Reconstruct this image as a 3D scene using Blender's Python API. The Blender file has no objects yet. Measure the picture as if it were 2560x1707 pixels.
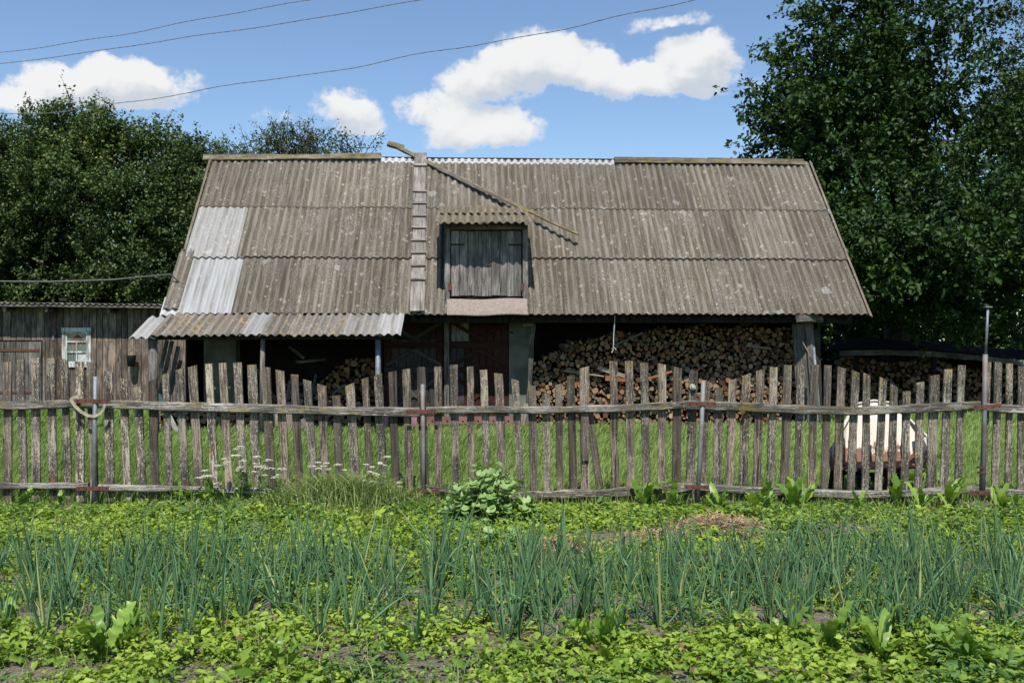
import bpy, bmesh, math, random
import numpy as np
from mathutils import Vector, Matrix
R = math.radians
random.seed(7); rng = np.random.default_rng(7)
scene = bpy.context.scene
COL = scene.collection
F = 2560 * 35 / 36.0          # focal length in photograph pixels
CH = 1.7                      # eye height

# ------------------------------------------------------------------ camera
cam = bpy.data.cameras.new('camera'); cam.lens = 35; cam.sensor_width = 36
cam.clip_start = 0.05; cam.clip_end = 3000
camo = bpy.data.objects.new('camera', cam); COL.objects.link(camo)
camo.location = (0, 0, CH); camo.rotation_euler = (R(90), 0, 0)
scene.camera = camo
cam.dof.use_dof = True; cam.dof.focus_distance = 10.0; cam.dof.aperture_fstop = 6.3

scene.cycles.max_bounces = 6; scene.cycles.diffuse_bounces = 3; scene.cycles.glossy_bounces = 2; scene.cycles.transmission_bounces = 3
scene.cycles.caustics_reflective = False; scene.cycles.caustics_refractive = False
# ------------------------------------------------------------------ light and exposure
SUN_EL = 57
SKY_STRENGTH = 0.112
vs = scene.view_settings
vs.view_transform = 'Standard'; vs.look = 'None'; vs.gamma = 1.0; vs.exposure = 0.35
vs.use_curve_mapping = False
sun = bpy.data.lights.new('sun', 'SUN'); sun.energy = 5.0; sun.angle = R(0.5); sun.color = (1.0, 0.95, 0.87)
suno = bpy.data.objects.new('sun', sun); COL.objects.link(suno)
suno.rotation_euler = (R(90 - SUN_EL), 0, R(-1.0))     # sun stands behind the camera
suno.location = (0, -20, 30)

def MN(nt, op, *args, clamp=False):
    n = nt.nodes.new('ShaderNodeMath'); n.operation = op; n.use_clamp = clamp
    for i, a in enumerate(args):
        if isinstance(a, (int, float)): n.inputs[i].default_value = a
        else: nt.links.new(a, n.inputs[i])
    return n.outputs[0]
def VM(nt, op, *args):
    n = nt.nodes.new('ShaderNodeVectorMath'); n.operation = op
    for i, a in enumerate(args):
        if isinstance(a, (int, float)): n.inputs['Scale'].default_value = a
        elif isinstance(a, tuple): n.inputs[i].default_value = a
        else: nt.links.new(a, n.inputs[i])
    return n.outputs[0]
def NOISE(nt, vec, scale, detail=4, rough=0.55, col=False, dist=0.0):
    n = nt.nodes.new('ShaderNodeTexNoise'); n.inputs['Scale'].default_value = scale
    n.inputs['Detail'].default_value = detail; n.inputs['Roughness'].default_value = rough
    n.inputs['Distortion'].default_value = dist
    nt.links.new(vec, n.inputs['Vector'])
    return n.outputs['Color' if col else 'Fac']
def SMOOTH(nt, val, a, b, lo=0.0, hi=1.0):
    n = nt.nodes.new('ShaderNodeMapRange'); n.interpolation_type = 'SMOOTHSTEP'
    nt.links.new(val, n.inputs['Value'])
    n.inputs['From Min'].default_value = a; n.inputs['From Max'].default_value = b
    n.inputs['To Min'].default_value = lo; n.inputs['To Max'].default_value = hi
    return n.outputs['Result']
def MIX(nt, fac, a, b, mode='MIX'):
    n = nt.nodes.new('ShaderNodeMix'); n.data_type = 'RGBA'; n.blend_type = mode
    for sock, v in ((n.inputs['Factor'], fac), (n.inputs['A'], a), (n.inputs['B'], b)):
        if sock.name in ('A', 'B'):
            sock = [s for s in n.inputs if s.name == sock.name and s.type == 'RGBA'][0]
        else:
            sock = [s for s in n.inputs if s.name == 'Factor' and s.type == 'VALUE'][0]
        if isinstance(v, (int, float)): sock.default_value = v
        elif isinstance(v, tuple): sock.default_value = (*v[:3], 1)
        else: nt.links.new(v, sock)
    return [s for s in n.outputs if s.type == 'RGBA'][0]

# ------------------------------------------------------------------ sky with cumulus clouds (by direction)
CLOUDS = [  # x, y, half width, half height (photograph pixels), weight
 (1335,140,105,58,1.05),(1255,170,85,45,.9),(1430,155,110,62,1),(1500,185,90,50,.8),(1175,215,92,52,1.1),(1270,228,90,34,.65),
 (1390,195,110,45,.7),(1580,210,100,45,.9),(1690,195,110,66,1),(1775,180,80,74,.9),(1725,150,70,45,.7),(1800,130,45,50,.5),
 (1070,278,88,42,1.05),(1190,325,115,62,1.15),(1285,322,75,62,1.05),(1120,348,75,34,.8),
 (850,262,80,46,.95),(900,312,68,42,1),(700,295,90,26,.35),
 (255,215,120,65,1),(300,185,85,45,.9),(135,240,125,48,1),(410,230,95,52,1),(20,255,80,36,.9),(110,185,60,30,.6),
 (1625,66,85,22,.5),(1725,58,60,22,.5),(1720,112,70,24,.55),(1880,150,60,30,.35),(1900,205,50,30,.3)]
def cloud_group():
    g = bpy.data.node_groups.new('cloud_density', 'ShaderNodeTree')
    g.interface.new_socket('Vector', in_out='INPUT', socket_type='NodeSocketVector')
    g.interface.new_socket('Density', in_out='OUTPUT', socket_type='NodeSocketFloat')
    g.interface.new_socket('Thickness', in_out='OUTPUT', socket_type='NodeSocketFloat')
    gi = g.nodes.new('NodeGroupInput'); go = g.nodes.new('NodeGroupOutput')
    v0 = gi.outputs[0]
    warp = NOISE(g, v0, 22, 4, .6, col=True)
    warp = VM(g, 'SCALE', VM(g, 'SUBTRACT', warp, (.5, .5, .5)), .026)
    v = VM(g, 'ADD', v0, warp)
    sx = g.nodes.new('ShaderNodeSeparateXYZ'); g.links.new(v, sx.inputs[0])
    tot = None
    for (x, y, rx, ry, w) in CLOUDS:
        u = (x - 1280) / F; az = math.atan(u); el = math.atan((853 - y) / F * math.cos(az))
        dx = MN(g, 'MULTIPLY', MN(g, 'SUBTRACT', sx.outputs[0], az), F / (rx * 1.0))
        dy = MN(g, 'SUBTRACT', sx.outputs[1], el)
        dy = MN(g, 'MAXIMUM', MN(g, 'MULTIPLY', dy, F / (ry * 1.02)), MN(g, 'MULTIPLY', dy, -F / (ry * .74)))
        q = MN(g, 'SUBTRACT', 1.0, MN(g, 'MULTIPLY', MN(g, 'ADD', MN(g, 'MULTIPLY', dx, dx), MN(g, 'MULTIPLY', dy, dy)), .62))
        q = MN(g, 'MULTIPLY', MN(g, 'MAXIMUM', q, 0.0), w)
        tot = q if tot is None else MN(g, 'ADD', tot, q)
    # fair-weather cumulus over the rest of the sky
    reg = MN(g, 'MAXIMUM', SMOOTH(g, MN(g, 'ABSOLUTE', sx.outputs[0]), .56, .72), SMOOTH(g, sx.outputs[1], .36, .46))
    mp = VM(g, 'MULTIPLY', v, (1, 1.9, 1))
    gen = SMOOTH(g, NOISE(g, mp, 3.2, 3, .5), .60, .74)
    tot = MN(g, 'ADD', tot, MN(g, 'MULTIPLY', gen, reg))
    tot = MN(g, 'MINIMUM', tot, 1.9)
    n1 = MN(g, 'SUBTRACT', NOISE(g, VM(g, 'MULTIPLY', v0, (1, 1.25, 1)), 19, 8, .64), .5)
    n3 = MN(g, 'SUBTRACT', NOISE(g, v0, 75, 6, .66), .5)
    dens = MN(g, 'ADD', tot, MN(g, 'ADD', MN(g, 'MULTIPLY', n1, 1.9), MN(g, 'MULTIPLY', n3, 1.25)))
    out = MN(g, 'MULTIPLY', SMOOTH(g, dens, .20, .92), SMOOTH(g, tot, .02, .42))
    g.links.new(out, go.inputs[0])
    n2 = NOISE(g, VM(g, 'MULTIPLY', v0, (1, 1.2, 1)), 11, 5, .55)
    g.links.new(MN(g, 'ADD', MN(g, 'MULTIPLY', tot, .55), MN(g, 'ADD', MN(g, 'MULTIPLY', n2, 2.4), MN(g, 'MULTIPLY', n1, 1.1))), go.inputs[1])
    return g
def build_world():
    w = bpy.data.worlds.new('World'); w.cycles.sampling_method = 'MANUAL'; w.cycles.sample_map_resolution = 512; scene.world = w; w.use_nodes = True
    nt = w.node_tree; nt.nodes.clear()
    out = nt.nodes.new('ShaderNodeOutputWorld'); bg = nt.nodes.new('ShaderNodeBackground')
    nt.links.new(bg.outputs[0], out.inputs[0]); bg.inputs['Strength'].default_value = SKY_STRENGTH
    sky = nt.nodes.new('ShaderNodeTexSky'); sky.sky_type = 'NISHITA'; sky.sun_disc = False
    sky.sun_elevation = R(SUN_EL); sky.sun_rotation = R(180)
    sky.air_density = 1.05; sky.dust_density = 0.0; sky.ozone_density = 4.2; sky.altitude = 150
    tc = nt.nodes.new('ShaderNodeTexCoord')
    sp = nt.nodes.new('ShaderNodeSeparateXYZ'); nt.links.new(tc.outputs['Generated'], sp.inputs[0])
    az = MN(nt, 'ARCTAN2', sp.outputs[0], sp.outputs[1]); el = MN(nt, 'ARCSINE', sp.outputs[2])
    cb = nt.nodes.new('ShaderNodeCombineXYZ'); nt.links.new(az, cb.inputs[0]); nt.links.new(el, cb.inputs[1])
    grp = cloud_group()
    def dens(vec):
        n = nt.nodes.new('ShaderNodeGroup'); n.node_tree = grp; nt.links.new(vec, n.inputs[0]); return n.outputs
    o0 = dens(cb.outputs[0]); d0 = o0[0]
    o1 = dens(VM(nt, 'ADD', cb.outputs[0], (-.006, .020, 0)))
    # cloud with more cloud between it and the sun is greyer
    shade = SMOOTH(nt, MN(nt, 'SUBTRACT', o1[1], o0[1]), -.5, .55)
    shade = MN(nt, 'MULTIPLY', shade, SMOOTH(nt, d0, .3, 1.0, .35, 1.0))
    cc = MIX(nt, shade, (6.4, 6.4, 6.35), (4.2, 4.55, 5.05))
    mask = MN(nt, 'MULTIPLY', d0, SMOOTH(nt, sp.outputs[2], -.02, .03))
    col = MIX(nt, MN(nt, 'MULTIPLY', mask, .96), sky.outputs[0], cc)
    nt.links.new(col, bg.inputs['Color'])
build_world()
# ------------------------------------------------------------------ helpers
def P(x, y, D):
    return Vector(((x - 1280) / F * D, D, CH - (y - 853) / F * D))
def link(o, parent=None):
    COL.objects.link(o)
    if parent is not None: o.parent = parent
    return o
def tag(o, label=None, cat=None, group=None, kind=None):
    if label: o['label'] = label
    if cat: o['category'] = cat
    if group: o['group'] = group
    if kind: o['kind'] = kind
    return o
def empty(name, loc=(0, 0, 0), rz=0.0, label=None, cat=None, group=None):
    o = bpy.data.objects.new(name, None); o.location = loc; o.rotation_euler = (0, 0, rz)
    o.empty_display_size = .2
    link(o); return tag(o, label, cat, group)
def fast_mesh(name, verts, quads=None, tris=None, mats=(), attr=None, smooth=False, midx=None):
    me = bpy.data.meshes.new(name)
    verts = np.asarray(verts, dtype=np.float32).reshape(-1, 3)
    nq = 0 if quads is None else len(quads); ntr = 0 if tris is None else len(tris)
    me.vertices.add(len(verts)); me.vertices.foreach_set('co', verts.ravel())
    loops = []
    if nq: loops.append(np.asarray(quads, dtype=np.int32).ravel())
    if ntr: loops.append(np.asarray(tris, dtype=np.int32).ravel())
    loops = np.concatenate(loops)
    starts = np.concatenate([np.arange(nq) * 4, nq * 4 + np.arange(ntr) * 3]).astype(np.int32)
    me.loops.add(len(loops)); me.loops.foreach_set('vertex_index', loops)
    me.polygons.add(nq + ntr); me.polygons.foreach_set('loop_start', starts)
    try: me.polygons.foreach_set('loop_total', np.concatenate([np.full(nq, 4), np.full(ntr, 3)]).astype(np.int32))
    except Exception: pass
    for m in mats: me.materials.append(m)
    if midx is not None: me.polygons.foreach_set('material_index', np.asarray(midx, dtype=np.int32))
    if smooth: me.polygons.foreach_set('use_smooth', np.ones(nq + ntr, dtype=bool))
    me.update(calc_edges=True); me.validate()
    if attr is not None:
        a = me.attributes.new('var', 'FLOAT', 'POINT'); a.data.foreach_set('value', np.asarray(attr, dtype=np.float32))
    return me
class MB:
    """collects polygons into one mesh"""
    def __init__(s): s.v = []; s.f = []; s.m = []
    def add(s, verts, faces, mi=0):
        o = len(s.v); s.v += [tuple(v) for v in verts]
        s.f += [tuple(i + o for i in f) for f in faces]; s.m += [mi] * len(faces)
    def box(s, a, b, mi=0):
        x0, y0, z0 = a; x1, y1, z1 = b
        s.add([(x0,y0,z0),(x1,y0,z0),(x1,y1,z0),(x0,y1,z0),(x0,y0,z1),(x1,y0,z1),(x1,y1,z1),(x0,y1,z1)],
              [(0,3,2,1),(4,5,6,7),(0,1,5,4),(1,2,6,5),(2,3,7,6),(3,0,4,7)], mi)
    def tube(s, pts, rad, sides=6, mi=0, caps=True):
        pts = [Vector(p) for p in pts]; n = len(pts)
        if isinstance(rad, (int, float)): rad = [rad] * n
        vs = []; prev = None
        for i in range(n):
            t = (pts[min(i + 1, n - 1)] - pts[max(i - 1, 0)]).normalized()
            if prev is None:
                a = t.cross(Vector((0, 0, 1)) if abs(t.z) < .9 else Vector((1, 0, 0))).normalized()
            else:
                a = (prev - t * prev.dot(t)).normalized()
            prev = a; b = t.cross(a)
            for k in range(sides):
                th = 2 * math.pi * k / sides
                vs.append(pts[i] + (a * math.cos(th) + b * math.sin(th)) * rad[i])
        fs = []
        for i in range(n - 1):
            for k in range(sides):
                k2 = (k + 1) % sides
                fs.append((i * sides + k, i * sides + k2, (i + 1) * sides + k2, (i + 1) * sides + k))
        if caps:
            fs.append(tuple(range(sides))[::-1]); fs.append(tuple((n - 1) * sides + k for k in range(sides)))
        s.add(vs, fs, mi)
    def mesh(s, name, mats, smooth=False):
        me = bpy.data.meshes.new(name); me.from_pydata(s.v, [], s.f)
        for m in mats: me.materials.append(m)
        if len(mats) > 1: me.polygons.foreach_set('material_index', s.m)
        if smooth: me.polygons.foreach_set('use_smooth', [True] * len(me.polygons))
        me.update(); return me
    def build(s, name, mats, parent=None, smooth=False, loc=None):
        if not isinstance(mats, (list, tuple)): mats = [mats]
        o = bpy.data.objects.new(name, s.mesh(name, mats, smooth))
        if loc is not None: o.location = loc
        return link(o, parent)
def mobj(name, me, parent=None, loc=None, mat=None):
    o = bpy.data.objects.new(name, me)
    if mat is not None: o.matrix_local = mat
    if loc is not None: o.location = loc
    return link(o, parent)
def frame(p, z, x=None):
    """matrix with local Z along z and local X near x"""
    z = Vector(z).normalized(); x = Vector(x if x is not None else (1, 0, 0))
    y = z.cross(x)
    if y.length < 1e-4: y = z.cross(Vector((0, 1, 0)))
    y.normalize(); x = y.cross(z)
    m = Matrix((x, y, z)).transposed().to_4x4(); m.translation = Vector(p); return m
def board_mesh(name, length, w, t, mat, seg=6, wob=.004, slant=0.0, taper=0.0, bow=0.0, ragged=0.0, jag=False):
    """a board along +Z, width on X, thickness on Y; worn uneven edges, slanted or ragged end"""
    v = []; f = []; n = seg + 1
    for i in range(n):
        s_ = i / seg; z = s_ * length
        wl = w / 2 * (1 - taper * s_) + random.uniform(-wob, wob); wr = w / 2 * (1 - taper * s_) + random.uniform(-wob, wob)
        by = bow * math.sin(math.pi * s_); ty = t / 2 * random.uniform(.9, 1.08)
        zl = z + (-slant / 2 if i == seg else 0) ; zr = z + (slant / 2 if i == seg else 0)
        if i == seg and ragged: zl += random.uniform(-ragged, ragged); zr += random.uniform(-ragged, ragged)
        c = min(.004, t * .2)
        zm = (zl + zr) / 2 + (random.uniform(-.5, .5) * ragged if i == seg else 0)
        for (x, y, zz) in ((-wl, by - ty + c, zl), (-wl + c, by - ty, zl), (0, by - ty * 1.02, zm), (wr - c, by - ty, zr), (wr, by - ty + c, zr),
                           (wr, by + ty, zr), (-wl, by + ty, zl)):
            v.append((x, y, zz))
    k = 7
    for i in range(seg):
        for j in range(k):
            j2 = (j + 1) % k
            f.append((i * k + j, i * k + j2, (i + 1) * k + j2, (i + 1) * k + j))
    f.append(tuple(range(k))[::-1]); f.append(tuple((n - 1) * k + j for j in range(k)))
    me = bpy.data.meshes.new(name); me.from_pydata(v, [], f); me.materials.append(mat); me.update(); return me
def board(name, p0, p1, w, t, mat, parent=None, face=(0, -1, 0), **kw):
    """a board from p0 to p1 whose broad side looks along face"""
    p0 = Vector(p0); p1 = Vector(p1); z = (p1 - p0)
    fy = -Vector(face)
    x = fy.cross(z.normalized())
    return mobj(name, board_mesh(name, z.length, w, t, mat, **kw), parent, mat=frame(p0, z, x))
def vnoise(x, y, s, seed=0):
    """smooth value noise in numpy"""
    r = np.random.default_rng(seed); g = r.random((64, 64))
    x = np.asarray(x) / s + 100.5; y = np.asarray(y) / s + 100.5
    xi = np.floor(x).astype(int); yi = np.floor(y).astype(int); fx = x - xi; fy = y - yi
    fx = fx * fx * (3 - 2 * fx); fy = fy * fy * (3 - 2 * fy)
    a = g[xi % 64, yi % 64]; b = g[(xi + 1) % 64, yi % 64]; c = g[xi % 64, (yi + 1) % 64]; d = g[(xi + 1) % 64, (yi + 1) % 64]
    return (a * (1 - fx) + b * fx) * (1 - fy) + (c * (1 - fx) + d * fx) * fy
def unit(a): return a / np.maximum(np.linalg.norm(a, axis=1, keepdims=True), 1e-6)
def leaf_arrays(base, d, nrm, length, width, fold=.18, droop=.15, l1=.3, l2=.66, w2=.78):
    """ovate leaves folded on the midrib: six corners, two quads each"""
    d = unit(d); side = unit(np.cross(d, nrm)); nrm = np.cross(side, d)
    L = length[:, None]; W = width[:, None] / 2
    B = base; T = base + d * L - nrm * L * droop
    up = nrm * W * fold * 2
    m1 = base + d * L * l1 - nrm * L * droop * l1 * l1; m2 = base + d * L * l2 - nrm * L * droop * l2 * l2
    L1 = m1 + side * W + up; R1 = m1 - side * W + up
    L2 = m2 + side * W * w2 + up * w2; R2 = m2 - side * W * w2 + up * w2
    v = np.stack([B, L1, L2, T, R2, R1], axis=1).reshape(-1, 3)
    i = np.arange(len(base))[:, None] * 6
    q = np.concatenate([i + np.array([[0, 3, 2, 1]]), i + np.array([[0, 5, 4, 3]])], axis=0)
    return v, q

# ------------------------------------------------------------------ materials
def new_mat(name):
    m = bpy.data.materials.new(name); m.use_nodes = True; nt = m.node_tree
    b = nt.nodes['Principled BSDF']; return m, nt, b
def objcoord(nt, scale=(1, 1, 1), rnd=37.0):
    tc = nt.nodes.new('ShaderNodeTexCoord'); oi = nt.nodes.new('ShaderNodeObjectInfo')
    v = VM(nt, 'MULTIPLY', tc.outputs['Object'], scale)
    cb = nt.nodes.new('ShaderNodeCombineXYZ')
    r = MN(nt, 'MULTIPLY', oi.outputs['Random'], rnd)
    for i in range(3): nt.links.new(r, cb.inputs[i])
    return VM(nt, 'ADD', v, cb.outputs[0]), tc.outputs['Object'], oi.outputs['Random'], cb.outputs[0]
def bump(nt, b, h, strength=.4, dist=.01):
    n = nt.nodes.new('ShaderNodeBump'); n.inputs['Strength'].default_value = strength; n.inputs['Distance'].default_value = dist
    nt.links.new(h, n.inputs['Height']); nt.links.new(n.outputs[0], b.inputs['Normal'])
def wood_mat(name, dark, mid, light, fleck=0.0, fleckcol=(.42, .37, .29), moss=0.0, peel=0.0, gscale=1.0, var=.25, paint=None, paint_amt=0, orange=0.0):
    m, nt, b = new_mat(name)
    g, oc, rnd, ro = objcoord(nt, (38 * gscale, 38 * gscale, 1.6 * gscale))
    n1 = NOISE(nt, g, 1.0, 6, .6, dist=.4)
    g2 = VM(nt, 'ADD', VM(nt, 'MULTIPLY', oc, (120 * gscale, 120 * gscale, 3.5 * gscale)), ro)
    n2 = NOISE(nt, g2, 1.0, 3, .6)
    g3 = VM(nt, 'ADD', VM(nt, 'MULTIPLY', oc, (5, 5, 2.2)), ro)
    n3 = NOISE(nt, g3, 1.0, 4, .55)
    col = MIX(nt, SMOOTH(nt, n1, .3, .7), dark, mid)
    col = MIX(nt, SMOOTH(nt, MN(nt, 'ADD', MN(nt, 'MULTIPLY', n2, .5), MN(nt, 'MULTIPLY', n3, .5)), .42, .66), col, light)
    if peel:      # the wood bared in pale streaks where the grey skin has gone
        gp = VM(nt, 'ADD', VM(nt, 'MULTIPLY', oc, (85, 85, 5.5)), VM(nt, 'SCALE', ro, 2.3))
        pl = SMOOTH(nt, MN(nt, 'ADD', NOISE(nt, gp, 1.0, 4, .65), MN(nt, 'MULTIPLY', n3, .5)), .86 - peel * .2, .94 - peel * .2)
        col = MIX(nt, MN(nt, 'MULTIPLY', pl, .85), col, fleckcol)
    if paint is not None:
        pv = SMOOTH(nt, MN(nt, 'ADD', MN(nt, 'MULTIPLY', n3, .8), MN(nt, 'MULTIPLY', n1, .35)), .68 - paint_amt * .35, .76 - paint_amt * .35)
        col = MIX(nt, pv, col, paint)
    # long cracks
    gc = VM(nt, 'ADD', VM(nt, 'MULTIPLY', oc, (22, 22, .7)), VM(nt, 'SCALE', ro, 1.7))
    nc = NOISE(nt, gc, 1.0, 4, .5)
    crack = SMOOTH(nt, MN(nt, 'ABSOLUTE', MN(nt, 'SUBTRACT', nc, .5)), .0, .022, 1.0, 0.0)
    col = MIX(nt, MN(nt, 'MULTIPLY', crack, .8), col, tuple(c * .35 for c in dark))
    if fleck:
        fn = NOISE(nt, VM(nt, 'ADD', VM(nt, 'MULTIPLY', oc, (95, 95, 38)), ro), 1.0, 3, .6)
        fl = SMOOTH(nt, MN(nt, 'ADD', fn, MN(nt, 'MULTIPLY', n3, .35)), .86 - fleck * .18, .92 - fleck * .18)
        col = MIX(nt, MN(nt, 'MULTIPLY', fl, .9), col, fleckcol)
    if moss:
        mn = NOISE(nt, VM(nt, 'ADD', VM(nt, 'MULTIPLY', oc, (11, 11, 7)), ro), 1.0, 5, .65)
        sz = nt.nodes.new('ShaderNodeSeparateXYZ'); nt.links.new(oc, sz.inputs[0])
        at = nt.nodes.new('ShaderNodeAttribute'); at.attribute_type = 'OBJECT'; at.attribute_name = 'mossz'
        hgt = SMOOTH(nt, MN(nt, 'SUBTRACT', sz.outputs[2], at.outputs['Fac']), -.28, .0)
        mf = NOISE(nt, VM(nt, 'ADD', VM(nt, 'MULTIPLY', oc, (75, 75, 60)), ro), 1.0, 3, .6)
        ml = SMOOTH(nt, MN(nt, 'ADD', MN(nt, 'ADD', MN(nt, 'MULTIPLY', mn, .8), MN(nt, 'MULTIPLY', mf, .5)), MN(nt, 'MULTIPLY', hgt, .20)), .92 - moss * .12, 1.04 - moss * .12)
        mc = MIX(nt, n2, (.12, .10, .035), (.30, .22, .04))
        col = MIX(nt, MN(nt, 'MULTIPLY', ml, .72), col, mc)
    if orange:
        on = NOISE(nt, VM(nt, 'ADD', VM(nt, 'MULTIPLY', oc, (14, 14, 5)), ro), 1.0, 5, .65)
        of = NOISE(nt, VM(nt, 'ADD', VM(nt, 'MULTIPLY', oc, (60, 60, 30)), ro), 1.0, 3, .6)
        col = MIX(nt, MN(nt, 'MULTIPLY', SMOOTH(nt, MN(nt, 'ADD', on, MN(nt, 'MULTIPLY', of, .35)), .86 - orange * .16, .93 - orange * .16), .7), col, (.36, .12, .025))
    br = MN(nt, 'ADD', 1 - var, MN(nt, 'MULTIPLY', rnd, 2 * var))
    mul = nt.nodes.new('ShaderNodeCombineXYZ')
    for i in range(3): nt.links.new(br, mul.inputs[i])
    col = MIX(nt, 1.0, col, mul.outputs[0], 'MULTIPLY')
    nt.links.new(col, b.inputs['Base Color'])
    b.inputs['Roughness'].default_value = .9; b.inputs['Specular IOR Level'].default_value = .2
    h = MN(nt, 'SUBTRACT', MN(nt, 'ADD', n1, MN(nt, 'MULTIPLY', n2, .5)), MN(nt, 'MULTIPLY', crack, 1.2))
    bump(nt, b, h, .7, .006)
    return m
def plain_mat(name, col, rough=.7, var=.15, scale=8, metal=0, spec=.3, col2=None, bumpk=.2):
    m, nt, b = new_mat(name)
    g, oc, rnd, ro = objcoord(nt, (1, 1, 1))
    n = NOISE(nt, g, scale, 5, .6)
    c2 = col2 or tuple(c * (1 - var * 2) for c in col)
    nt.links.new(MIX(nt, SMOOTH(nt, n, .35, .65), col, c2), b.inputs['Base Color'])
    b.inputs['Roughness'].default_value = rough; b.inputs['Metallic'].default_value = metal
    b.inputs['Specular IOR Level'].default_value = spec
    if bumpk: bump(nt, b, n, bumpk, .01)
    return m
def slate_mat(name, base, valley, light, specks=.5, blots=.5, orange=0.0, clean=(.42, .43, .44)):
    """weathered corrugated fibre-cement: sheet-local X across the waves, Y up the slope"""
    m, nt, b = new_mat(name)
    g, oc, rnd, ro = objcoord(nt)
    sp = nt.nodes.new('ShaderNodeSeparateXYZ'); nt.links.new(oc, sp.inputs[0])
    st = NOISE(nt, VM(nt, 'ADD', VM(nt, 'MULTIPLY', oc, (26, 1.3, 1)), ro), 1.0, 5, .6)
    big = NOISE(nt, VM(nt, 'ADD', VM(nt, 'MULTIPLY', oc, (2.2, 1.2, 1)), ro), 1.0, 3, .5)
    fine = NOISE(nt, VM(nt, 'ADD', VM(nt, 'MULTIPLY', oc, (70, 45, 1)), ro), 1.0, 3, .65)
    gr = NOISE(nt, VM(nt, 'ADD', VM(nt, 'MULTIPLY', oc, (260, 200, 1)), ro), 1.0, 2, .6)
    # dirt and moss gather in the troughs
    zz = SMOOTH(nt, MN(nt, 'ADD', MN(nt, 'MULTIPLY', sp.outputs[2], 22), MN(nt, 'MULTIPLY', MN(nt, 'SUBTRACT', st, .5), 2.4)), -.42, .5, 1.0, 0.0)
    col = MIX(nt, SMOOTH(nt, st, .3, .7), base, light)
    col = MIX(nt, MN(nt, 'MULTIPLY', zz, .8), col, valley)
    col = MIX(nt, MN(nt, 'MULTIPLY', SMOOTH(nt, big, .35, .68), .55), col, tuple(c * .55 for c in base))
    sk = SMOOTH(nt, MN(nt, 'ADD', fine, MN(nt, 'MULTIPLY', big, .3)), .80 - specks * .1, .86 - specks * .1)
    col = MIX(nt, MN(nt, 'MULTIPLY', sk, .6), col, (.32, .295, .245))
    col = MIX(nt, .55, col, MIX(nt, gr, (.35, .35, .35), (1.0, 1.0, 1.0)), 'OVERLAY')
    ro_ = NOISE(nt, VM(nt, 'ADD', VM(nt, 'MULTIPLY', oc, (9, .5, 1)), VM(nt, 'SCALE', ro, 1.3)), 1.0, 4, .6)
    col = MIX(nt, MN(nt, 'MULTIPLY', SMOOTH(nt, ro_, .54, .70), .6), col, tuple(c * .42 for c in base))
    col = MIX(nt, MN(nt, 'MULTIPLY', SMOOTH(nt, ro_, .46, .32), .35), col, light)
    # round pale lichens
    vo = nt.nodes.new('ShaderNodeTexVoronoi'); vo.inputs['Scale'].default_value = 3.4
    wv = VM(nt, 'ADD', VM(nt, 'ADD', VM(nt, 'MULTIPLY', oc, (1, .9, .15)), ro), VM(nt, 'SCALE', VM(nt, 'SUBTRACT', NOISE(nt, g, 24, 3, .6, col=True), (.5, .5, .5)), .10))
    nt.links.new(wv, vo.inputs['Vector'])
    sc = nt.nodes.new('ShaderNodeSeparateColor'); nt.links.new(vo.outputs['Color'], sc.inputs[0])
    low = SMOOTH(nt, sp.outputs[1], .02, .22, 1.0, 0.0)
    rad = MN(nt, 'MULTIPLY', MN(nt, 'POWER', sc.outputs[0], MN(nt, 'SUBTRACT', 2.6, MN(nt, 'MULTIPLY', low, 1.5))), .36 * blots + .04)
    bl = SMOOTH(nt, MN(nt, 'SUBTRACT', rad, vo.outputs['Distance']), 0.0, .03)
    bl = MN(nt, 'MULTIPLY', bl, SMOOTH(nt, sc.outputs[1], .45, .5))
    col = MIX(nt, MN(nt, 'MULTIPLY', bl, .62), col, MIX(nt, fine, (.21, .21, .20), (.36, .355, .33)))
    vo2 = nt.nodes.new('ShaderNodeTexVoronoi'); vo2.inputs['Scale'].default_value = 13
    nt.links.new(VM(nt, 'ADD', VM(nt, 'MULTIPLY', oc, (1, .8, .15)), ro), vo2.inputs['Vector'])
    sc2 = nt.nodes.new('ShaderNodeSeparateColor'); nt.links.new(vo2.outputs['Color'], sc2.inputs[0])
    b2 = SMOOTH(nt, MN(nt, 'SUBTRACT', MN(nt, 'MULTIPLY', MN(nt, 'POWER', sc2.outputs[0], 6.0), .50), vo2.outputs['Distance']), 0.0, .05)
    col = MIX(nt, MN(nt, 'MULTIPLY', b2, .55), col, (.33, .31, .265))
    if orange:
        on = NOISE(nt, g, 6, 5, .7)
        on2 = MN(nt, 'MULTIPLY', SMOOTH(nt, on, .62 - .14 * orange, .72 - .14 * orange), SMOOTH(nt, fine, .38, .6))
        col = MIX(nt, MN(nt, 'MULTIPLY', on2, .85), col, (.44, .27, .05))
    # a clean pale band along the upper end of sheets that were covered until lately
    at = nt.nodes.new('ShaderNodeAttribute'); at.attribute_type = 'OBJECT'; at.attribute_name = 'band'
    lt = nt.nodes.new('ShaderNodeAttribute'); lt.attribute_type = 'OBJECT'; lt.attribute_name = 'pale'
    edge = MN(nt, 'ADD', sp.outputs[1], MN(nt, 'MULTIPLY', MN(nt, 'SUBTRACT', st, .5), .12))
    bd = MN(nt, 'MULTIPLY', SMOOTH(nt, edge, 1.585, 1.605), at.outputs['Fac'])
    col = MIX(nt, MN(nt, 'MINIMUM', MN(nt, 'ADD', MN(nt, 'MULTIPLY', bd, .85), MN(nt, 'MULTIPLY', lt.outputs['Fac'], MN(nt, 'SUBTRACT', 1.0, MN(nt, 'ADD', MN(nt, 'MULTIPLY', SMOOTH(nt, st, .45, .8), .5), MN(nt, 'MULTIPLY', SMOOTH(nt, ro_, .45, .66), .45))))), 1.0), col, clean)
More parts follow.
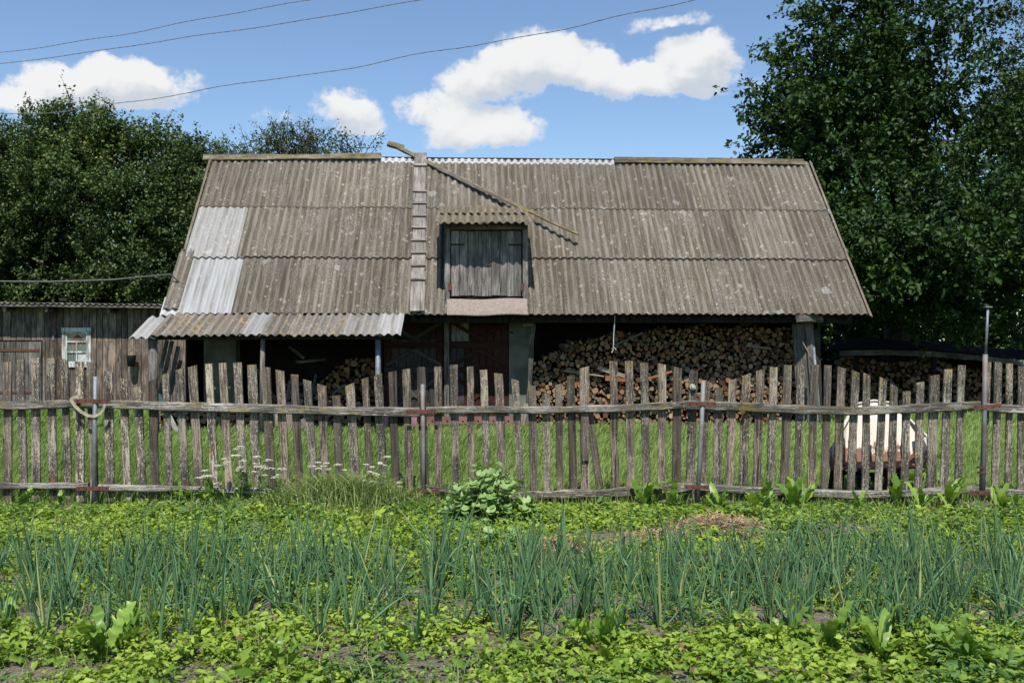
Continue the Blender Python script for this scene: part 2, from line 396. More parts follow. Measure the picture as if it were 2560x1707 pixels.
    br = MN(nt, 'ADD', .83, MN(nt, 'MULTIPLY', rnd, .34)); mul = nt.nodes.new('ShaderNodeCombineXYZ')
    for i in range(3): nt.links.new(br, mul.inputs[i])
    col = MIX(nt, 1.0, col, mul.outputs[0], 'MULTIPLY')
    nt.links.new(col, b.inputs['Base Color']); b.inputs['Roughness'].default_value = .92; b.inputs['Specular IOR Level'].default_value = .15
    bump(nt, b, MN(nt, 'ADD', fine, MN(nt, 'MULTIPLY', gr, .5)), .5, .006)
    return m
def leaf_mat(name, c1, c2, c3=None, rough=.42, trans=.3, spec=.4, tint=(1.25, 1.3, .45), objrand=False, tips=None):
    m, nt, b = new_mat(name)
    if objrand:
        r = nt.nodes.new('ShaderNodeObjectInfo').outputs['Random']
    else:
        at = nt.nodes.new('ShaderNodeAttribute'); at.attribute_name = 'var'; r = at.outputs['Fac']
    tc = nt.nodes.new('ShaderNodeTexCoord')
    n = NOISE(nt, tc.outputs['Object'], 40 if objrand else 14, 3, .6)
    r2 = MN(nt, 'ADD', MN(nt, 'MULTIPLY', r, .75), MN(nt, 'MULTIPLY', n, .25))
    col = MIX(nt, SMOOTH(nt, r2, .1, .9), c1, c2)
    if c3 is not None: col = MIX(nt, SMOOTH(nt, r, .955, .97), col, c3)
    if tips is not None:        # ends that have withered
        sz = nt.nodes.new('ShaderNodeSeparateXYZ'); nt.links.new(tc.outputs['Object'], sz.inputs[0])
        col = MIX(nt, MN(nt, 'MULTIPLY', SMOOTH(nt, sz.outputs[2], .30, .50), SMOOTH(nt, r, .35, .8)), col, tips)
        col = MIX(nt, SMOOTH(nt, sz.outputs[2], .05, .0), col, (.42, .46, .26))
    nt.links.new(col, b.inputs['Base Color']); b.inputs['Roughness'].default_value = rough
    b.inputs['Specular IOR Level'].default_value = spec
    tr = nt.nodes.new('ShaderNodeBsdfTranslucent')
    nt.links.new(MIX(nt, 1.0, col, tint, 'MULTIPLY'), tr.inputs['Color'])
    mx = nt.nodes.new('ShaderNodeMixShader'); mx.inputs[0].default_value = trans
    out = nt.nodes['Material Output']
    nt.links.new(b.outputs[0], mx.inputs[1]); nt.links.new(tr.outputs[0], mx.inputs[2]); nt.links.new(mx.outputs[0], out.inputs['Surface'])
    return m
def log_mat(name, kind, use_attr):
    m, nt, b = new_mat(name)
    tc = nt.nodes.new('ShaderNodeTexCoord')
    if use_attr:
        at = nt.nodes.new('ShaderNodeAttribute'); at.attribute_name = 'var'; r = at.outputs['Fac']
    else: r = nt.nodes.new('ShaderNodeObjectInfo').outputs['Random']
    n = NOISE(nt, tc.outputs['Object'], 45, 4, .6)
    if kind == 'end':
        cr = nt.nodes.new('ShaderNodeValToRGB'); nt.links.new(r, cr.inputs[0]); e = cr.color_ramp
        e.elements[0].position = 0; e.elements[0].color = (.17, .075, .035, 1); e.elements[1].position = 1; e.elements[1].color = (.50, .36, .22, 1)
        for p, c in ((.18, (.05, .035, .026)), (.34, (.27, .135, .062)), (.55, (.38, .21, .105)), (.72, (.28, .21, .135)), (.86, (.11, .085, .062))):
            k = e.elements.new(p); k.color = (*c, 1)
        col = MIX(nt, MN(nt, 'MULTIPLY', SMOOTH(nt, n, .4, .65), .6), cr.outputs[0], (.08, .045, .026))
    else:
        col = MIX(nt, n, (.045, .035, .028), (.20, .14, .10))
        col = MIX(nt, SMOOTH(nt, r, .6, .8), col, MIX(nt, n, (.12, .08, .05), (.34, .24, .15)))
    nt.links.new(col, b.inputs['Base Color']); b.inputs['Roughness'].default_value = .9; b.inputs['Specular IOR Level'].default_value = .15
    return m
W = {}
W['picket'] = wood_mat('picket_wood', (0.041, 0.037, 0.031), (0.103, 0.091, 0.078), (0.166, 0.144, 0.122), fleck=.75, fleckcol=(0.332, 0.290, 0.224), moss=.55, peel=.25)
W['picket_bare'] = wood_mat('picket_wood_bare', (0.048, 0.040, 0.033), (0.120, 0.099, 0.080), (0.200, 0.163, 0.127), fleck=.6, fleckcol=(0.313, 0.257, 0.190), moss=.35, peel=.38)
W['picket_brown'] = wood_mat('picket_wood_brown', (0.037, 0.031, 0.025), (0.089, 0.074, 0.060), (0.142, 0.118, 0.096), fleck=.35, fleckcol=(0.302, 0.258, 0.196), moss=.25, peel=.0)
W['picket_orange'] = wood_mat('picket_wood_orange', (0.041, 0.035, 0.029), (0.101, 0.088, 0.074), (0.163, 0.140, 0.114), fleck=.7, moss=.6, peel=.3, orange=.22)
W['rail'] = wood_mat('rail_wood', (0.043, 0.040, 0.036), (0.120, 0.110, 0.097), (0.200, 0.186, 0.163), fleck=.55, fleckcol=(0.336, 0.320, 0.280), moss=.4, peel=.35)
W['rail_dark'] = wood_mat('rail_wood_dark', (0.030, 0.026, 0.024), (0.085, 0.074, 0.065), (0.148, 0.132, 0.114), fleck=.3, moss=.1, peel=.2)
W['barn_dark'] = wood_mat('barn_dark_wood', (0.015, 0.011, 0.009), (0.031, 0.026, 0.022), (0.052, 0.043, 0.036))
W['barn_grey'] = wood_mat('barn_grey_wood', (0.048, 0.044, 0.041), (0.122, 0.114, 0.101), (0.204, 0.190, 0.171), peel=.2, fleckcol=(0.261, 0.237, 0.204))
W['dormer'] = wood_mat('dormer_wood', (0.083, 0.075, 0.072), (0.183, 0.170, 0.159), (0.300, 0.277, 0.259), peel=.15, fleckcol=(0.366, 0.323, 0.277), var=.18)
W['roofboard'] = wood_mat('roof_board_wood', (0.098, 0.090, 0.082), (0.205, 0.186, 0.168), (0.302, 0.277, 0.248), fleck=.3, moss=.12, fleckcol=(0.410, 0.371, 0.313), var=.08)
W['ridge'] = wood_mat('ridge_board_wood', (0.052, 0.044, 0.033), (0.126, 0.107, 0.081), (0.207, 0.181, 0.141), fleck=.4, moss=.62, var=.1)
W['shed'] = wood_mat('shed_wood', (0.045, 0.035, 0.028), (0.123, 0.102, 0.084), (0.238, 0.205, 0.178), peel=.25, fleckcol=(0.336, 0.221, 0.142), var=.38)
W['shed_orange'] = wood_mat('shed_wood_orange', (0.026, 0.020, 0.016), (0.070, 0.055, 0.046), (0.126, 0.104, 0.089), orange=.62, var=.1)
W['door_red'] = wood_mat('door_red_wood', (0.019, 0.011, 0.008), (0.041, 0.019, 0.016), (0.061, 0.030, 0.025), paint=(0.046, 0.016, 0.012), paint_amt=.5)
W['door_grey'] = wood_mat('door_grey_wood', (0.023, 0.020, 0.019), (0.055, 0.048, 0.046), (0.087, 0.078, 0.073), paint=(0.038, 0.015, 0.012), paint_amt=.05)
W['pale'] = wood_mat('pale_wood', (0.118, 0.096, 0.074), (0.222, 0.185, 0.141), (0.311, 0.266, 0.207), var=.2)
W['white_paint'] = wood_mat('white_painted_wood', (0.200, 0.190, 0.170), (0.359, 0.359, 0.340), (0.499, 0.509, 0.490), paint=(0.559, 0.599, 0.579), paint_amt=.55, var=.08)
W['cap'] = wood_mat('ridge_cap_wood', (.06, .05, .038), (.14, .118, .085), (.23, .19, .14), fleck=.4, moss=.95, var=.05)
M_ = {}
M_['slate'] = slate_mat('old_slate', (.108, .095, .077), (.058, .045, .026), (.165, .150, .129), .9, .9)
M_['slate_awn'] = slate_mat('awning_slate', (.122, .109, .092), (.075, .062, .044), (.19, .176, .155), .9, .4, orange=.5)
M_['slate_dormer'] = slate_mat('dormer_slate', (.125, .105, .075), (.075, .06, .038), (.185, .155, .112), .7, .1, orange=.3)
M_['rust'] = plain_mat('rusty_iron', (.13, .055, .038), .85, col2=(.075, .032, .024), scale=18)
M_['pipe'] = plain_mat('galvanised_pipe', (.20, .22, .235), .55, col2=(.13, .14, .15), scale=14, metal=.25, spec=.5)
M_['pipe_rust'] = plain_mat('rusting_pipe', (.21, .22, .22), .65, col2=(.16, .125, .11), scale=5, metal=.2)
M_['black'] = plain_mat('black_iron', (.012, .012, .013), .6)
M_['plaster'] = plain_mat('whitewashed_plaster', (.15, .155, .125), .95, col2=(.09, .092, .074), scale=3)
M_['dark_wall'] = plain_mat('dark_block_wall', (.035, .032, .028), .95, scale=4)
M_['felt'] = plain_mat('black_roofing_felt', (.012, .012, .012), .97, scale=5, spec=.04)
M_['enamel'] = plain_mat('chipped_white_enamel', (.66, .62, .56), .5, col2=(.58, .54, .48), scale=5)
M_['pink'] = plain_mat('pink_plastic', (.34, .15, .20), .6, col2=(.28, .11, .16), spec=.5, bumpk=0)
M_['wire'] = plain_mat('twisted_wire', (.16, .15, .145), .6)
M_['cable'] = plain_mat('grey_cable', (.10, .10, .105), .5)
M_['cloth'] = plain_mat('webbing_cloth', (.33, .29, .21), .95, scale=30)
M_['dry'] = plain_mat('dry_leaf', (.14, .10, .035), .9, scale=40)
M_['straw'] = leaf_mat('straw', (.36, .23, .13), (.52, .38, .24), trans=.1, tint=(1, 1, 1))
M_['bark'] = plain_mat('tree_bark', (.075, .062, .05), .95, col2=(.03, .025, .02), scale=12, bumpk=.6)
M_['glass'] = None
def glass():
    m, nt, b = new_mat('old_window_glass'); b.inputs['Base Color'].default_value = (.10, .13, .12, 1); b.inputs['Roughness'].default_value = .12
    b.inputs['Specular IOR Level'].default_value = .8; return m
M_['glass'] = glass()
def enamel_rust():
    m, nt, b = new_mat('rusting_white_enamel'); tc = nt.nodes.new('ShaderNodeTexCoord')
    sp = nt.nodes.new('ShaderNodeSeparateXYZ'); nt.links.new(tc.outputs['Object'], sp.inputs[0])
    n = NOISE(nt, tc.outputs['Object'], 9, 6, .65)
    nb = NOISE(nt, VM(nt, 'MULTIPLY', tc.outputs['Object'], (1, 1, .35)), 11, 6, .7)
    f = SMOOTH(nt, MN(nt, 'SUBTRACT', MN(nt, 'MULTIPLY', MN(nt, 'SUBTRACT', nb, .32), .9), sp.outputs[2]), .0, .06)
    fl = SMOOTH(nt, NOISE(nt, tc.outputs['Object'], 30, 5, .7), .6, .66)
    col = MIX(nt, fl, (.56, .52, .45), (.36, .30, .23))
    rc = MIX(nt, NOISE(nt, tc.outputs['Object'], 45, 4, .7), (.07, .03, .02), (.26, .12, .06))
    nt.links.new(MIX(nt, f, col, rc), b.inputs['Base Color']); b.inputs['Roughness'].default_value = .6
    return m
M_['enamel_rust'] = enamel_rust()
def soil_mat():
    m, nt, b = new_mat('garden_soil_earth'); tc = nt.nodes.new('ShaderNodeTexCoord')
    n = NOISE(nt, tc.outputs['Object'], 3.0, 8, .65); f = NOISE(nt, tc.outputs['Object'], 45, 5, .7)
    col = MIX(nt, SMOOTH(nt, n, .3, .7), (.20, .165, .138), (.33, .285, .245))
    col = MIX(nt, SMOOTH(nt, f, .35, .7), tuple(c * .55 for c in (.22, .18, .15)), col)
    nt.links.new(col, b.inputs['Base Color']); b.inputs['Roughness'].default_value = .97; b.inputs['Specular IOR Level'].default_value = .1
    bump(nt, b, MN(nt, 'ADD', f, n), .9, .03); return m
def lawn_mat():
    m, nt, b = new_mat('lawn_ground'); tc = nt.nodes.new('ShaderNodeTexCoord')
    n = NOISE(nt, tc.outputs['Object'], .8, 6, .6); f = NOISE(nt, tc.outputs['Object'], 60, 4, .7)
    col = MIX(nt, n, (.06, .11, .018), (.10, .16, .03)); col = MIX(nt, SMOOTH(nt, f, .4, .8), col, (.05, .05, .02))
    nt.links.new(col, b.inputs['Base Color']); b.inputs['Roughness'].default_value = .95; b.inputs['Specular IOR Level'].default_value = .1
    bump(nt, b, f, .8, .03); return m
M_['soil'] = soil_mat(); M_['lawn'] = lawn_mat()
M_['grass'] = leaf_mat('meadow_grass', (.115, .195, .036), (.27, .365, .105), (.36, .34, .15), rough=.5, trans=.3, spec=.3)
M_['tallgrass'] = leaf_mat('tall_grass', (.13, .20, .05), (.33, .40, .15), (.48, .44, .24), rough=.45, trans=.25)
M_['weed'] = leaf_mat('weed_leaves', (.095, .185, .020), (.30, .405, .056), (.16, .10, .05), rough=.5, trans=.28, spec=.3)
M_['weed_dark'] = leaf_mat('dark_weed_leaves', (.055, .125, .028), (.14, .235, .06), (.20, .13, .05), rough=.5, trans=.25, spec=.3)
M_['weed_pale'] = leaf_mat('pale_weed_leaves', (.12, .205, .03), (.31, .41, .085), (.34, .27, .10), rough=.55, trans=.25, spec=.25)
M_['onion'] = leaf_mat('onion_leaves', (.048, .115, .050), (.120, .225, .095), (.30, .33, .12), rough=.5, trans=.06, spec=.3, objrand=True, tips=(.24, .27, .10))
M_['broad'] = leaf_mat('broad_weed_leaves', (.105, .20, .028), (.24, .36, .065), rough=.4, trans=.28, objrand=True)
M_['mallow'] = leaf_mat('mallow_leaves', (.14, .24, .07), (.25, .37, .125), rough=.5, trans=.25, objrand=True)
M_['potato'] = leaf_mat('potato_leaves', (.035, .085, .022), (.07, .14, .03), rough=.4, trans=.2, objrand=True)
M_['flower'] = plain_mat('yarrow_flower', (.80, .78, .70), .9, col2=(.62, .61, .48), scale=60, bumpk=0)
M_['tree_l'] = leaf_mat('pear_tree_leaves', (.020, .044, .012), (.092, .142, .036), (.15, .13, .035), rough=.45, trans=.18, spec=.3)
M_['tree_r'] = leaf_mat('elm_tree_leaves', (.008, .026, .009), (.050, .098, .020), rough=.5, trans=.22, spec=.22)
M_['tree_m'] = leaf_mat('apple_tree_leaves', (.028, .055, .02), (.06, .10, .035), rough=.4, trans=.2)
# ------------------------------------------------------------------ ground
FD = 10.2                                   # distance of the picket fence
def make_ground():
    g = MB(); n = 24
    pts = [(math.cos(2 * math.pi * k / n) * 900, math.sin(2 * math.pi * k / n) * 900, 0) for k in range(n)]
    g.add(pts, [tuple(range(n))])
    tag(g.build('lawn', M_['lawn']), kind='structure')
    xs = np.linspace(-9.5, 9.5, 240); ys = np.linspace(-3, FD + .12, 190)
    X, Y = np.meshgrid(xs, ys)
    Z = .012 + .03 * vnoise(X, Y, .45, 1) + .022 * vnoise(X, Y, .13, 2) + .012 * vnoise(X, Y, .06, 3)
    Z += .05 * np.clip(vnoise(X, Y, 1.1, 4) - .55, 0, 1)
    Z = np.where((Y > FD - .05) | (np.abs(X) > 9.3) | (Y < -2.9), .004, Z)
    ny, nx = X.shape
    i = (np.arange(ny - 1)[:, None] * nx + np.arange(nx - 1)[None]).ravel()
    q = np.stack([i, i + 1, i + 1 + nx, i + nx], 1)
    tag(mobj('garden_soil', fast_mesh('garden_soil', np.stack([X, Y, Z], -1), q, mats=[M_['soil']], smooth=True)), kind='structure')
make_ground()

# ------------------------------------------------------------------ corrugated sheets
PITCH = .1458
def sheet_mesh(name, waves, length, mat, amp=.021, nseg=8, thick=.007, ragged=0.0, rag_top=0.0, phase=0.0, rows=2, sag=0.0):
    nx = waves * nseg + 1; v = []; f = []
    low = [ragged * (random.random() - .5) for _ in range(nx)]; top = [rag_top * (random.random() - .5) for _ in range(nx)]
    if ragged:
        lw = np.convolve(low, np.ones(5) / 5, 'same'); low = [a * .4 + b * 1.6 for a, b in zip(low, lw)]
    for side in (0, 1):
        for j in range(rows + 1):
            t = j / rows
            for i in range(nx):
                x = i / nseg * PITCH
                z = amp * math.sin(2 * math.pi * (i / nseg) + phase - math.pi / 2) - sag * math.sin(math.pi * t) - side * thick
                y = t * length + (low[i] if j == 0 else 0) + (top[i] if j == rows else 0)
                v.append((x, y, z))
    N = nx * (rows + 1)
    for j in range(rows):
        for i in range(nx - 1):
            a = j * nx + i; f.append((a, a + 1, a + nx + 1, a + nx)); b = N + a; f.append((b, b + nx, b + nx + 1, b + 1))
    for i in range(nx - 1):
        f.append((i, N + i, N + i + 1, i + 1)); a = rows * nx + i; f.append((a, a + 1, N + a + 1, N + a))
    for j in range(rows):
        a = j * nx; f.append((a, a + nx, N + a + nx, N + a)); a = j * nx + nx - 1; f.append((a, N + a, N + a + nx, a + nx))
    me = bpy.data.meshes.new(name); me.from_pydata(v, [], f); me.materials.append(mat)
    me.polygons.foreach_set('use_smooth', [True] * len(me.polygons)); me.update()
    try:
        me.set_sharp_from_angle(angle=R(50))
    except Exception: pass
    return me
def slope_matrix(p, ex, ey):
    ex = Vector(ex).normalized(); ey = Vector(ey).normalized(); ez = ex.cross(ey).normalized(); ey = ez.cross(ex)
    m = Matrix((ex, ey, ez)).transposed().to_4x4(); m.translation = Vector(p); return m

# ------------------------------------------------------------------ the barn
YAW = math.atan2(.6, 13.3)
barn = empty('barn', (.145, 18.8, 0), YAW, 'long timber barn under a grey corrugated slate roof with open firewood bay', 'barn')
BO = Vector((.145, 18.8, 0)); BC, BS = math.cos(YAW), math.sin(YAW)
def b_local(p):
    d = Vector(p) - BO; return Vector((d.x * BC + d.y * BS, -d.x * BS + d.y * BC, d.z))
def b_world(p):
    return Vector((BO.x + p[0] * BC - p[1] * BS, BO.y + p[0] * BS + p[1] * BC, p[2]))
def BL(px, py, c):
    """point of the barn's own frame seen at a photograph pixel on its plane y = c"""
    o = b_local((0, 0, CH)); e = b_local(P(px, py, 10.0)); d = e - o
    return o + d * ((c - o.y) / d.y)
EZ, RZ, RUN = 2.20, 5.72, 3.32
RISE = RZ - EZ; SL = math.hypot(RUN, RISE)
EY = Vector((0, RUN / SL, RISE / SL)); EN = Vector((0, -RISE / SL, RUN / SL)); EX = Vector((1, 0, 0))
def roof_pt(x, s, h=0.0):
    """point on the front slope: x along, s metres up from the eave, h above it"""
    return Vector((x, 0, EZ)) + EY * s + EN * h
def BR(px, py, h=0.0):
    """(x, s) on the front slope at a photograph pixel"""
    o = b_local((0, 0, CH)); e = b_local(P(px, py, 10.0)); d = e - o
    q = Vector((0, 0, EZ)) + EN * h
    k = (q - o).dot(EN) / d.dot(EN); p = o + d * k
    return p.x, (p - q).dot(EY)
XL, XR = -6.56, 6.70
def build_barn():
    # --- masonry, walls and inner parts
    def part(name, a, b, mat, parent=barn):
        m = MB(); m.box(a, b); return m.build(name, mat, parent)
    yw = .92
    xd0 = BL(955, 900, yw).x; xd1 = BL(1272, 900, yw).x; xp1 = BL(1331, 900, yw).x; xr = BL(2000, 900, yw).x
    xa = BL(510, 900, yw).x; xb = BL(590, 900, yw).x
    part('pier', (xd1 + .002, yw - .02, 0), (xp1, 2.7, 2.3), M_['plaster'])
    part('pier', (xa, yw - .02, 0), (xb, yw + .35, 2.3), M_['plaster'])
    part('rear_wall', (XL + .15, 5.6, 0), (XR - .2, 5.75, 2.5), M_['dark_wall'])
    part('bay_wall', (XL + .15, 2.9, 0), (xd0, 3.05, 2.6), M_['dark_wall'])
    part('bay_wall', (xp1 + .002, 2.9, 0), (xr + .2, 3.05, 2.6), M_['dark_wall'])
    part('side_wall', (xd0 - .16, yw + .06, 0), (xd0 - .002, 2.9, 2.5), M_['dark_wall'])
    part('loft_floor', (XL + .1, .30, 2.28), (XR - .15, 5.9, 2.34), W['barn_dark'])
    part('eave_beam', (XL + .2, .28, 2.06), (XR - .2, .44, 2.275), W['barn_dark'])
    # gable boards, right and left, upright planks of their own
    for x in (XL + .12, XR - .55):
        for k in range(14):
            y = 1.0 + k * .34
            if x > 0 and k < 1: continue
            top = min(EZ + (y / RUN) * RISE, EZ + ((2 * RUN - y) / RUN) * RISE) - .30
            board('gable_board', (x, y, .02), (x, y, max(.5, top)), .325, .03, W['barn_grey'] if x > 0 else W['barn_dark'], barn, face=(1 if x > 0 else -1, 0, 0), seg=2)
    # --- roof: timbers and sheets
    m = MB()
    for s in (.15, 1.55, 3.15, SL - .12):
        c = roof_pt(0, s, -.095); m.box((XL + .12, c.y - .04, c.z - .045), (XR - .12, c.y + .04, c.z + .045))
    for k in range(13):
        x = XL + .35 + k * 1.05
        a = roof_pt(x, .05, -.16); b = roof_pt(x, SL, -.16); m.tube([a, b], .05, 5)
    roof = m.build('roof', W['barn_dark'], barn)
    NC = 13; w0 = 7 * PITCH
    lib = {(r, k): sheet_mesh('roof_sheet', 8, 1.74, M_['slate'], ragged=.012, rag_top=.02) for r in range(3) for k in range(2)}
    last = sheet_mesh('roof_sheet', 7, 1.74, M_['slate'], ragged=.012, rag_top=.02)
    for r in range(3):
        for c in range(NC):
            x0 = XL + c * w0
            s0 = r * (SL - .14) / 3 + random.uniform(-.012, .012); wv = 8
            me = lib[(r, c % 2)] if c < NC - 1 else last; pale = 0.0; light = False
            if r == 1 and c == 0: x0 = XL; pale = .45
            if r == 0 and c == 0: x0 = XL + PITCH; pale = .78
            if r == 0 and c == 1: x0 += PITCH
            p = roof_pt(x0, s0, .024 + .010 * (r % 2) + (.006 if c % 2 else 0) + .004 * random.random())
            ey = (EY * 1.74 - EN * .030).normalized()
            ex = Vector((1, 0, 0)) + EY * random.uniform(-.004, .004)
            o = mobj('roof_sheet', me, roof, mat=slope_matrix(p, ex, ey))
            o['pale'] = pale
            ctr = x0 + .5
            xa_, xb_ = BR(952, 405)[0], BR(1535, 405)[0]
            o['band'] = 1.0 if (r == 2 and xa_ - .5 < ctr < xb_ + .4) else (.35 if r == 2 and ctr < xa_ else 0.0)
    # the narrow dark strip of sheet that mends the lower left corner, with its pale foot
    o = mobj('roof_sheet', sheet_mesh('roof_sheet', 2, 1.62, M_['slate'], ragged=.02, rag_top=.12), roof, mat=slope_matrix(roof_pt(XL - .10, .10, .060), EX, EY)); o['pale'] = -.05
    o = mobj('roof_sheet', sheet_mesh('roof_sheet', 3, .5, M_['slate'], ragged=.02), roof, mat=slope_matrix(roof_pt(XL - .14, -.03, .012), EX, EY)); o['pale'] = .95
    # rear slope, one corrugated field that the photograph hides
    m = mobj('rear_slope', sheet_mesh('rear_slope', 89, SL, M_['slate'], nseg=4), barn, mat=slope_matrix(Vector((XR, 2 * RUN, EZ)), (-1, 0, 0), (0, -RUN / SL, RISE / SL)))
    # ridge boards
    def ridge(px0, px1, py0, py1, h, back, **kw):
        a = BL(px0, py0, RUN); b = BL(px1, py1, RUN)
        a = Vector((a.x, RUN - .08, a.z)); b = Vector((b.x, RUN - .08, b.z))
        o = board('ridge_board', a, b, h, .03, W['ridge'], barn, face=(0, -.85, .5), wob=.008, seg=14, ragged=.02); o['mossz'] = 0
        if back:
            o = board('ridge_board', a + Vector((0, .09, .052)), b + Vector((0, .09, .052)), .14, .025, W['ridge'], barn, face=(0, .3, 1), seg=8); o['mossz'] = 0
    ridge(510, 688, 396, 395, .125, True); ridge(686, 827, 394, 393, .13, False); ridge(826, 953, 393, 392, .14, True)
    ridge(1535, 1770, 402, 405, .13, True); ridge(1768, 2007, 404, 408, .125, True)
    # the thin rear edge of the far slope showing over the bare ridge
    a = BL(954, 396, RUN + .1); b = BL(1534, 401, RUN + .1)
    board('ridge_batten', (a.x, RUN + .12, RZ + .045), (b.x, RUN + .12, RZ + .04), .06, .05, W['barn_dark'], barn, face=(0, -1, 0), seg=8)
    # barge boards up the two gable edges
    board('barge_board', roof_pt(XL - .02, 1.75, .03), roof_pt(XL - .03, SL, .04), .07, .022, W['pale'], barn, face=(-.7, -.5, .5), seg=6)
    board('barge_board', roof_pt(XR + .035, -.06, .03), roof_pt(XR + .02, SL - .02, .04), .07, .022, W['pale'], barn, face=(.7, -.5, .5), seg=6)
    # --- awning over the left bay
    y1 = -1.08; zlow = BL(640, 843, y1).z; zhi = EZ - .045; y0 = -.02
    ae = Vector((0, y0 - y1, zhi - zlow)); al = ae.length; ae.normalize()
    m = MB(); x_l = BL(340, 840, y1).x; x_r = BL(990, 840, y1).x
    m.tube([(x_l + .3, y1 + .16, zlow - .0), (x_r - .05, y1 + .16, zlow + .01)], .045, 7)
    m.tube([(x_l + .5, -.25, zhi - .13), (x_r - .05, -.25, zhi - .12)], .045, 7)
    awn = m.build('awning', W['barn_dark'], barn)
    x = x_l - .12; k = 0
    for wv, pale, rag, dz in ((3, .55, .03, -.035), (7, 0, .05, 0), (5, 0, .05, .004), (3, .6, .05, .012), (4, 0, .03, .006), (7, .05, .05, .0), (5, .35, .05, .008), (3, .55, .03, .014)):
        me = sheet_mesh('awning_sheet', wv, al + random.uniform(.0, .05), M_['slate_awn'], ragged=rag, rag_top=rag)
        tilt = -.03 if k == 0 else random.uniform(-.01, .01)
        o = mobj('awning_sheet', me, awn, mat=slope_matrix(Vector((x, y1, zlow + .045 + dz)) + ae * random.uniform(-.03, .0), (1, 0, tilt), ae)); o['pale'] = pale; o['band'] = 0.0
        x += (wv - .65) * PITCH; k += 1
    x_end = x
    # awning posts
    def post(px, r0, mat, lean=0.0, y=y1 + .18):
        q = BL(px, 900, y); m = MB()
        m.tube([(q.x + lean, y, -.05), (q.x + lean * .5 + random.uniform(-.02, .02), y, .9), (q.x, y, zlow - .02)], [r0 * 1.1, r0, r0 * .95], 8)
        m.build('post', mat, barn, smooth=True)
    post(382, .085, W['barn_grey'], .03); post(657, .045, W['barn_grey'], -.02); post(945, .05, M_['pipe'], 0, y=y1 + .26)
    # --- double door: two leaves of planks on ledges and braces
    yd = yw; zt = BL(1100, 795, yd).z; xm = BL(1117, 900, yd).x
    for leaf in (0, 1):
        a, b = (xd0 + .03, xm - .06) if leaf == 0 else (xm + .06, xd1 - .01)
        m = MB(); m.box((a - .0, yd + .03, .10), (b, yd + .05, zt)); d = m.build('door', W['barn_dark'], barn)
        n = 8; w = (b - a) / n
        for k in range(n):
            grey = (leaf == 0 and 0 < k < 7) or (leaf == 1 and k in (0, 1))
            xk = a + (k + .5) * w
            board('plank', (xk, yd + .015, .10), (xk, yd + .015, zt - .42 if leaf == 0 and grey else zt), w - .012, .024, W['door_grey'] if grey else W['door_red'], d, seg=3, wob=.002)
            if leaf == 0 and grey: board('plank', (xk, yd + .015, zt - .41), (xk, yd + .015, zt), w - .012, .024, W['door_red'], d, seg=2, wob=.002)
        red = W['door_red']; gy = W['door_grey']
        for py, mt in ((862, red), (924, gy if leaf == 0 else red), (1047, red)):
            z = BL(1100, py, yd).z
            board('ledge', (a + .01, yd - .012, z), (b - .01, yd - .012, z + .005), .115, .028, mt, d, seg=3, wob=.003)
        z1 = BL(1100, 868, yd).z - .05; z2 = BL(1100, 918, yd).z + .05; z3 = BL(1100, 930, yd).z - .05; z4 = BL(1100, 1040, yd).z + .05
        c = (a + b) / 2; mt = gy if leaf == 0 else red
        zt2 = zt - .08; zb2 = BL(1100, 856, yd).z + .05
        for (p, q) in (((a + .05, z2), (c, z1)), ((c, z1), (b - .05, z2)), ((a + .05, z3), (b - .05, z4)), ((a + .05, z4), (b - .05, z3)), ((c - .05, zb2), (b - .05, zt2)), ((c + .05, zb2), (a + .05, zt2))):
            board('brace', (p[0], yd - .014 - random.uniform(0, .002), p[1]), (q[0], yd - .014, q[1]), .075, .026, mt, d, seg=2, wob=.003)
        if leaf == 1:
            board('wicket', (a + .20, yd - .006, BL(1100, 852, yd).z), (a + .20, yd - .006, zt - .06), .34, .02, W['barn_grey'], d, seg=2)
        m = MB(); m.box((b - .12 if leaf else a, yd - .045, zt - .30), (b + .10 if leaf else a + .12, yd - .03, zt - .26)); m.build('hinge', M_['black'], d)
    board('door_post', (xm, yd - .03, .02), (xm, yd - .03, zt + .03), .10, .05, W['barn_grey'], barn, seg=4)
    board('door_post', (xd0 - .03, yd - .02, .02), (xd0 - .03, yd - .02, zt + .03), .09, .05, W['barn_dark'], barn, seg=4)
    # --- end post of boards at the right corner of the wood bay
    q0 = BL(1985, 790, .45); q1 = BL(2000, 1065, .45)
    board('corner_board', (q1.x + .12, .47, 0), (q0.x + .10, .47, 2.05), .26, .035, W['barn_grey'], barn, face=(-.35, -1, 0))
    q0 = BL(2020, 792, .42); q1 = BL(2035, 1065, .42)
    board('corner_board', (q1.x + .05, .38, 0), (q0.x, .38, 2.12), .17, .035, W['barn_grey'], barn, face=(.25, -1, 0))
    board('corner_board', (q1.x + .16, .55, 0), (q0.x + .22, .55, 1.95), .15, .03, W['barn_dark'], barn, face=(.5, -1, 0))
    q0 = BL(1990, 779, .2); board('beam_end', (q0.x - .05, -.05, 2.14), (q0.x + .50, .22, 2.14), .14, .09, W['barn_grey'], barn, face=(0, -1, .2), seg=3)
    # knobbly upright between pier and wood bay, with cross pieces
    a = BL(1334, 800, .55); b = BL(1322, 965, .55); c = BL(1316, 1066, .55)
    board('upright', (c.x, .55, 0), (a.x, .55, a.z), .075, .06, W['barn_grey'], barn, seg=10, wob=.012)
    z = BL(1320, 812, .55).z; board('cross_piece', (a.x - .20, .58, z), (a.x - .02, .53, z + .01), .06, .05, W['pale'], barn, seg=2)
    z = BL(1320, 845, .55).z; board('cross_piece', (a.x - .08, .53, z - .10), (a.x - .05, .53, z + .08), .05, .05, W['barn_grey'], barn, seg=2)
    # --- dormer over the door
    yf = .16
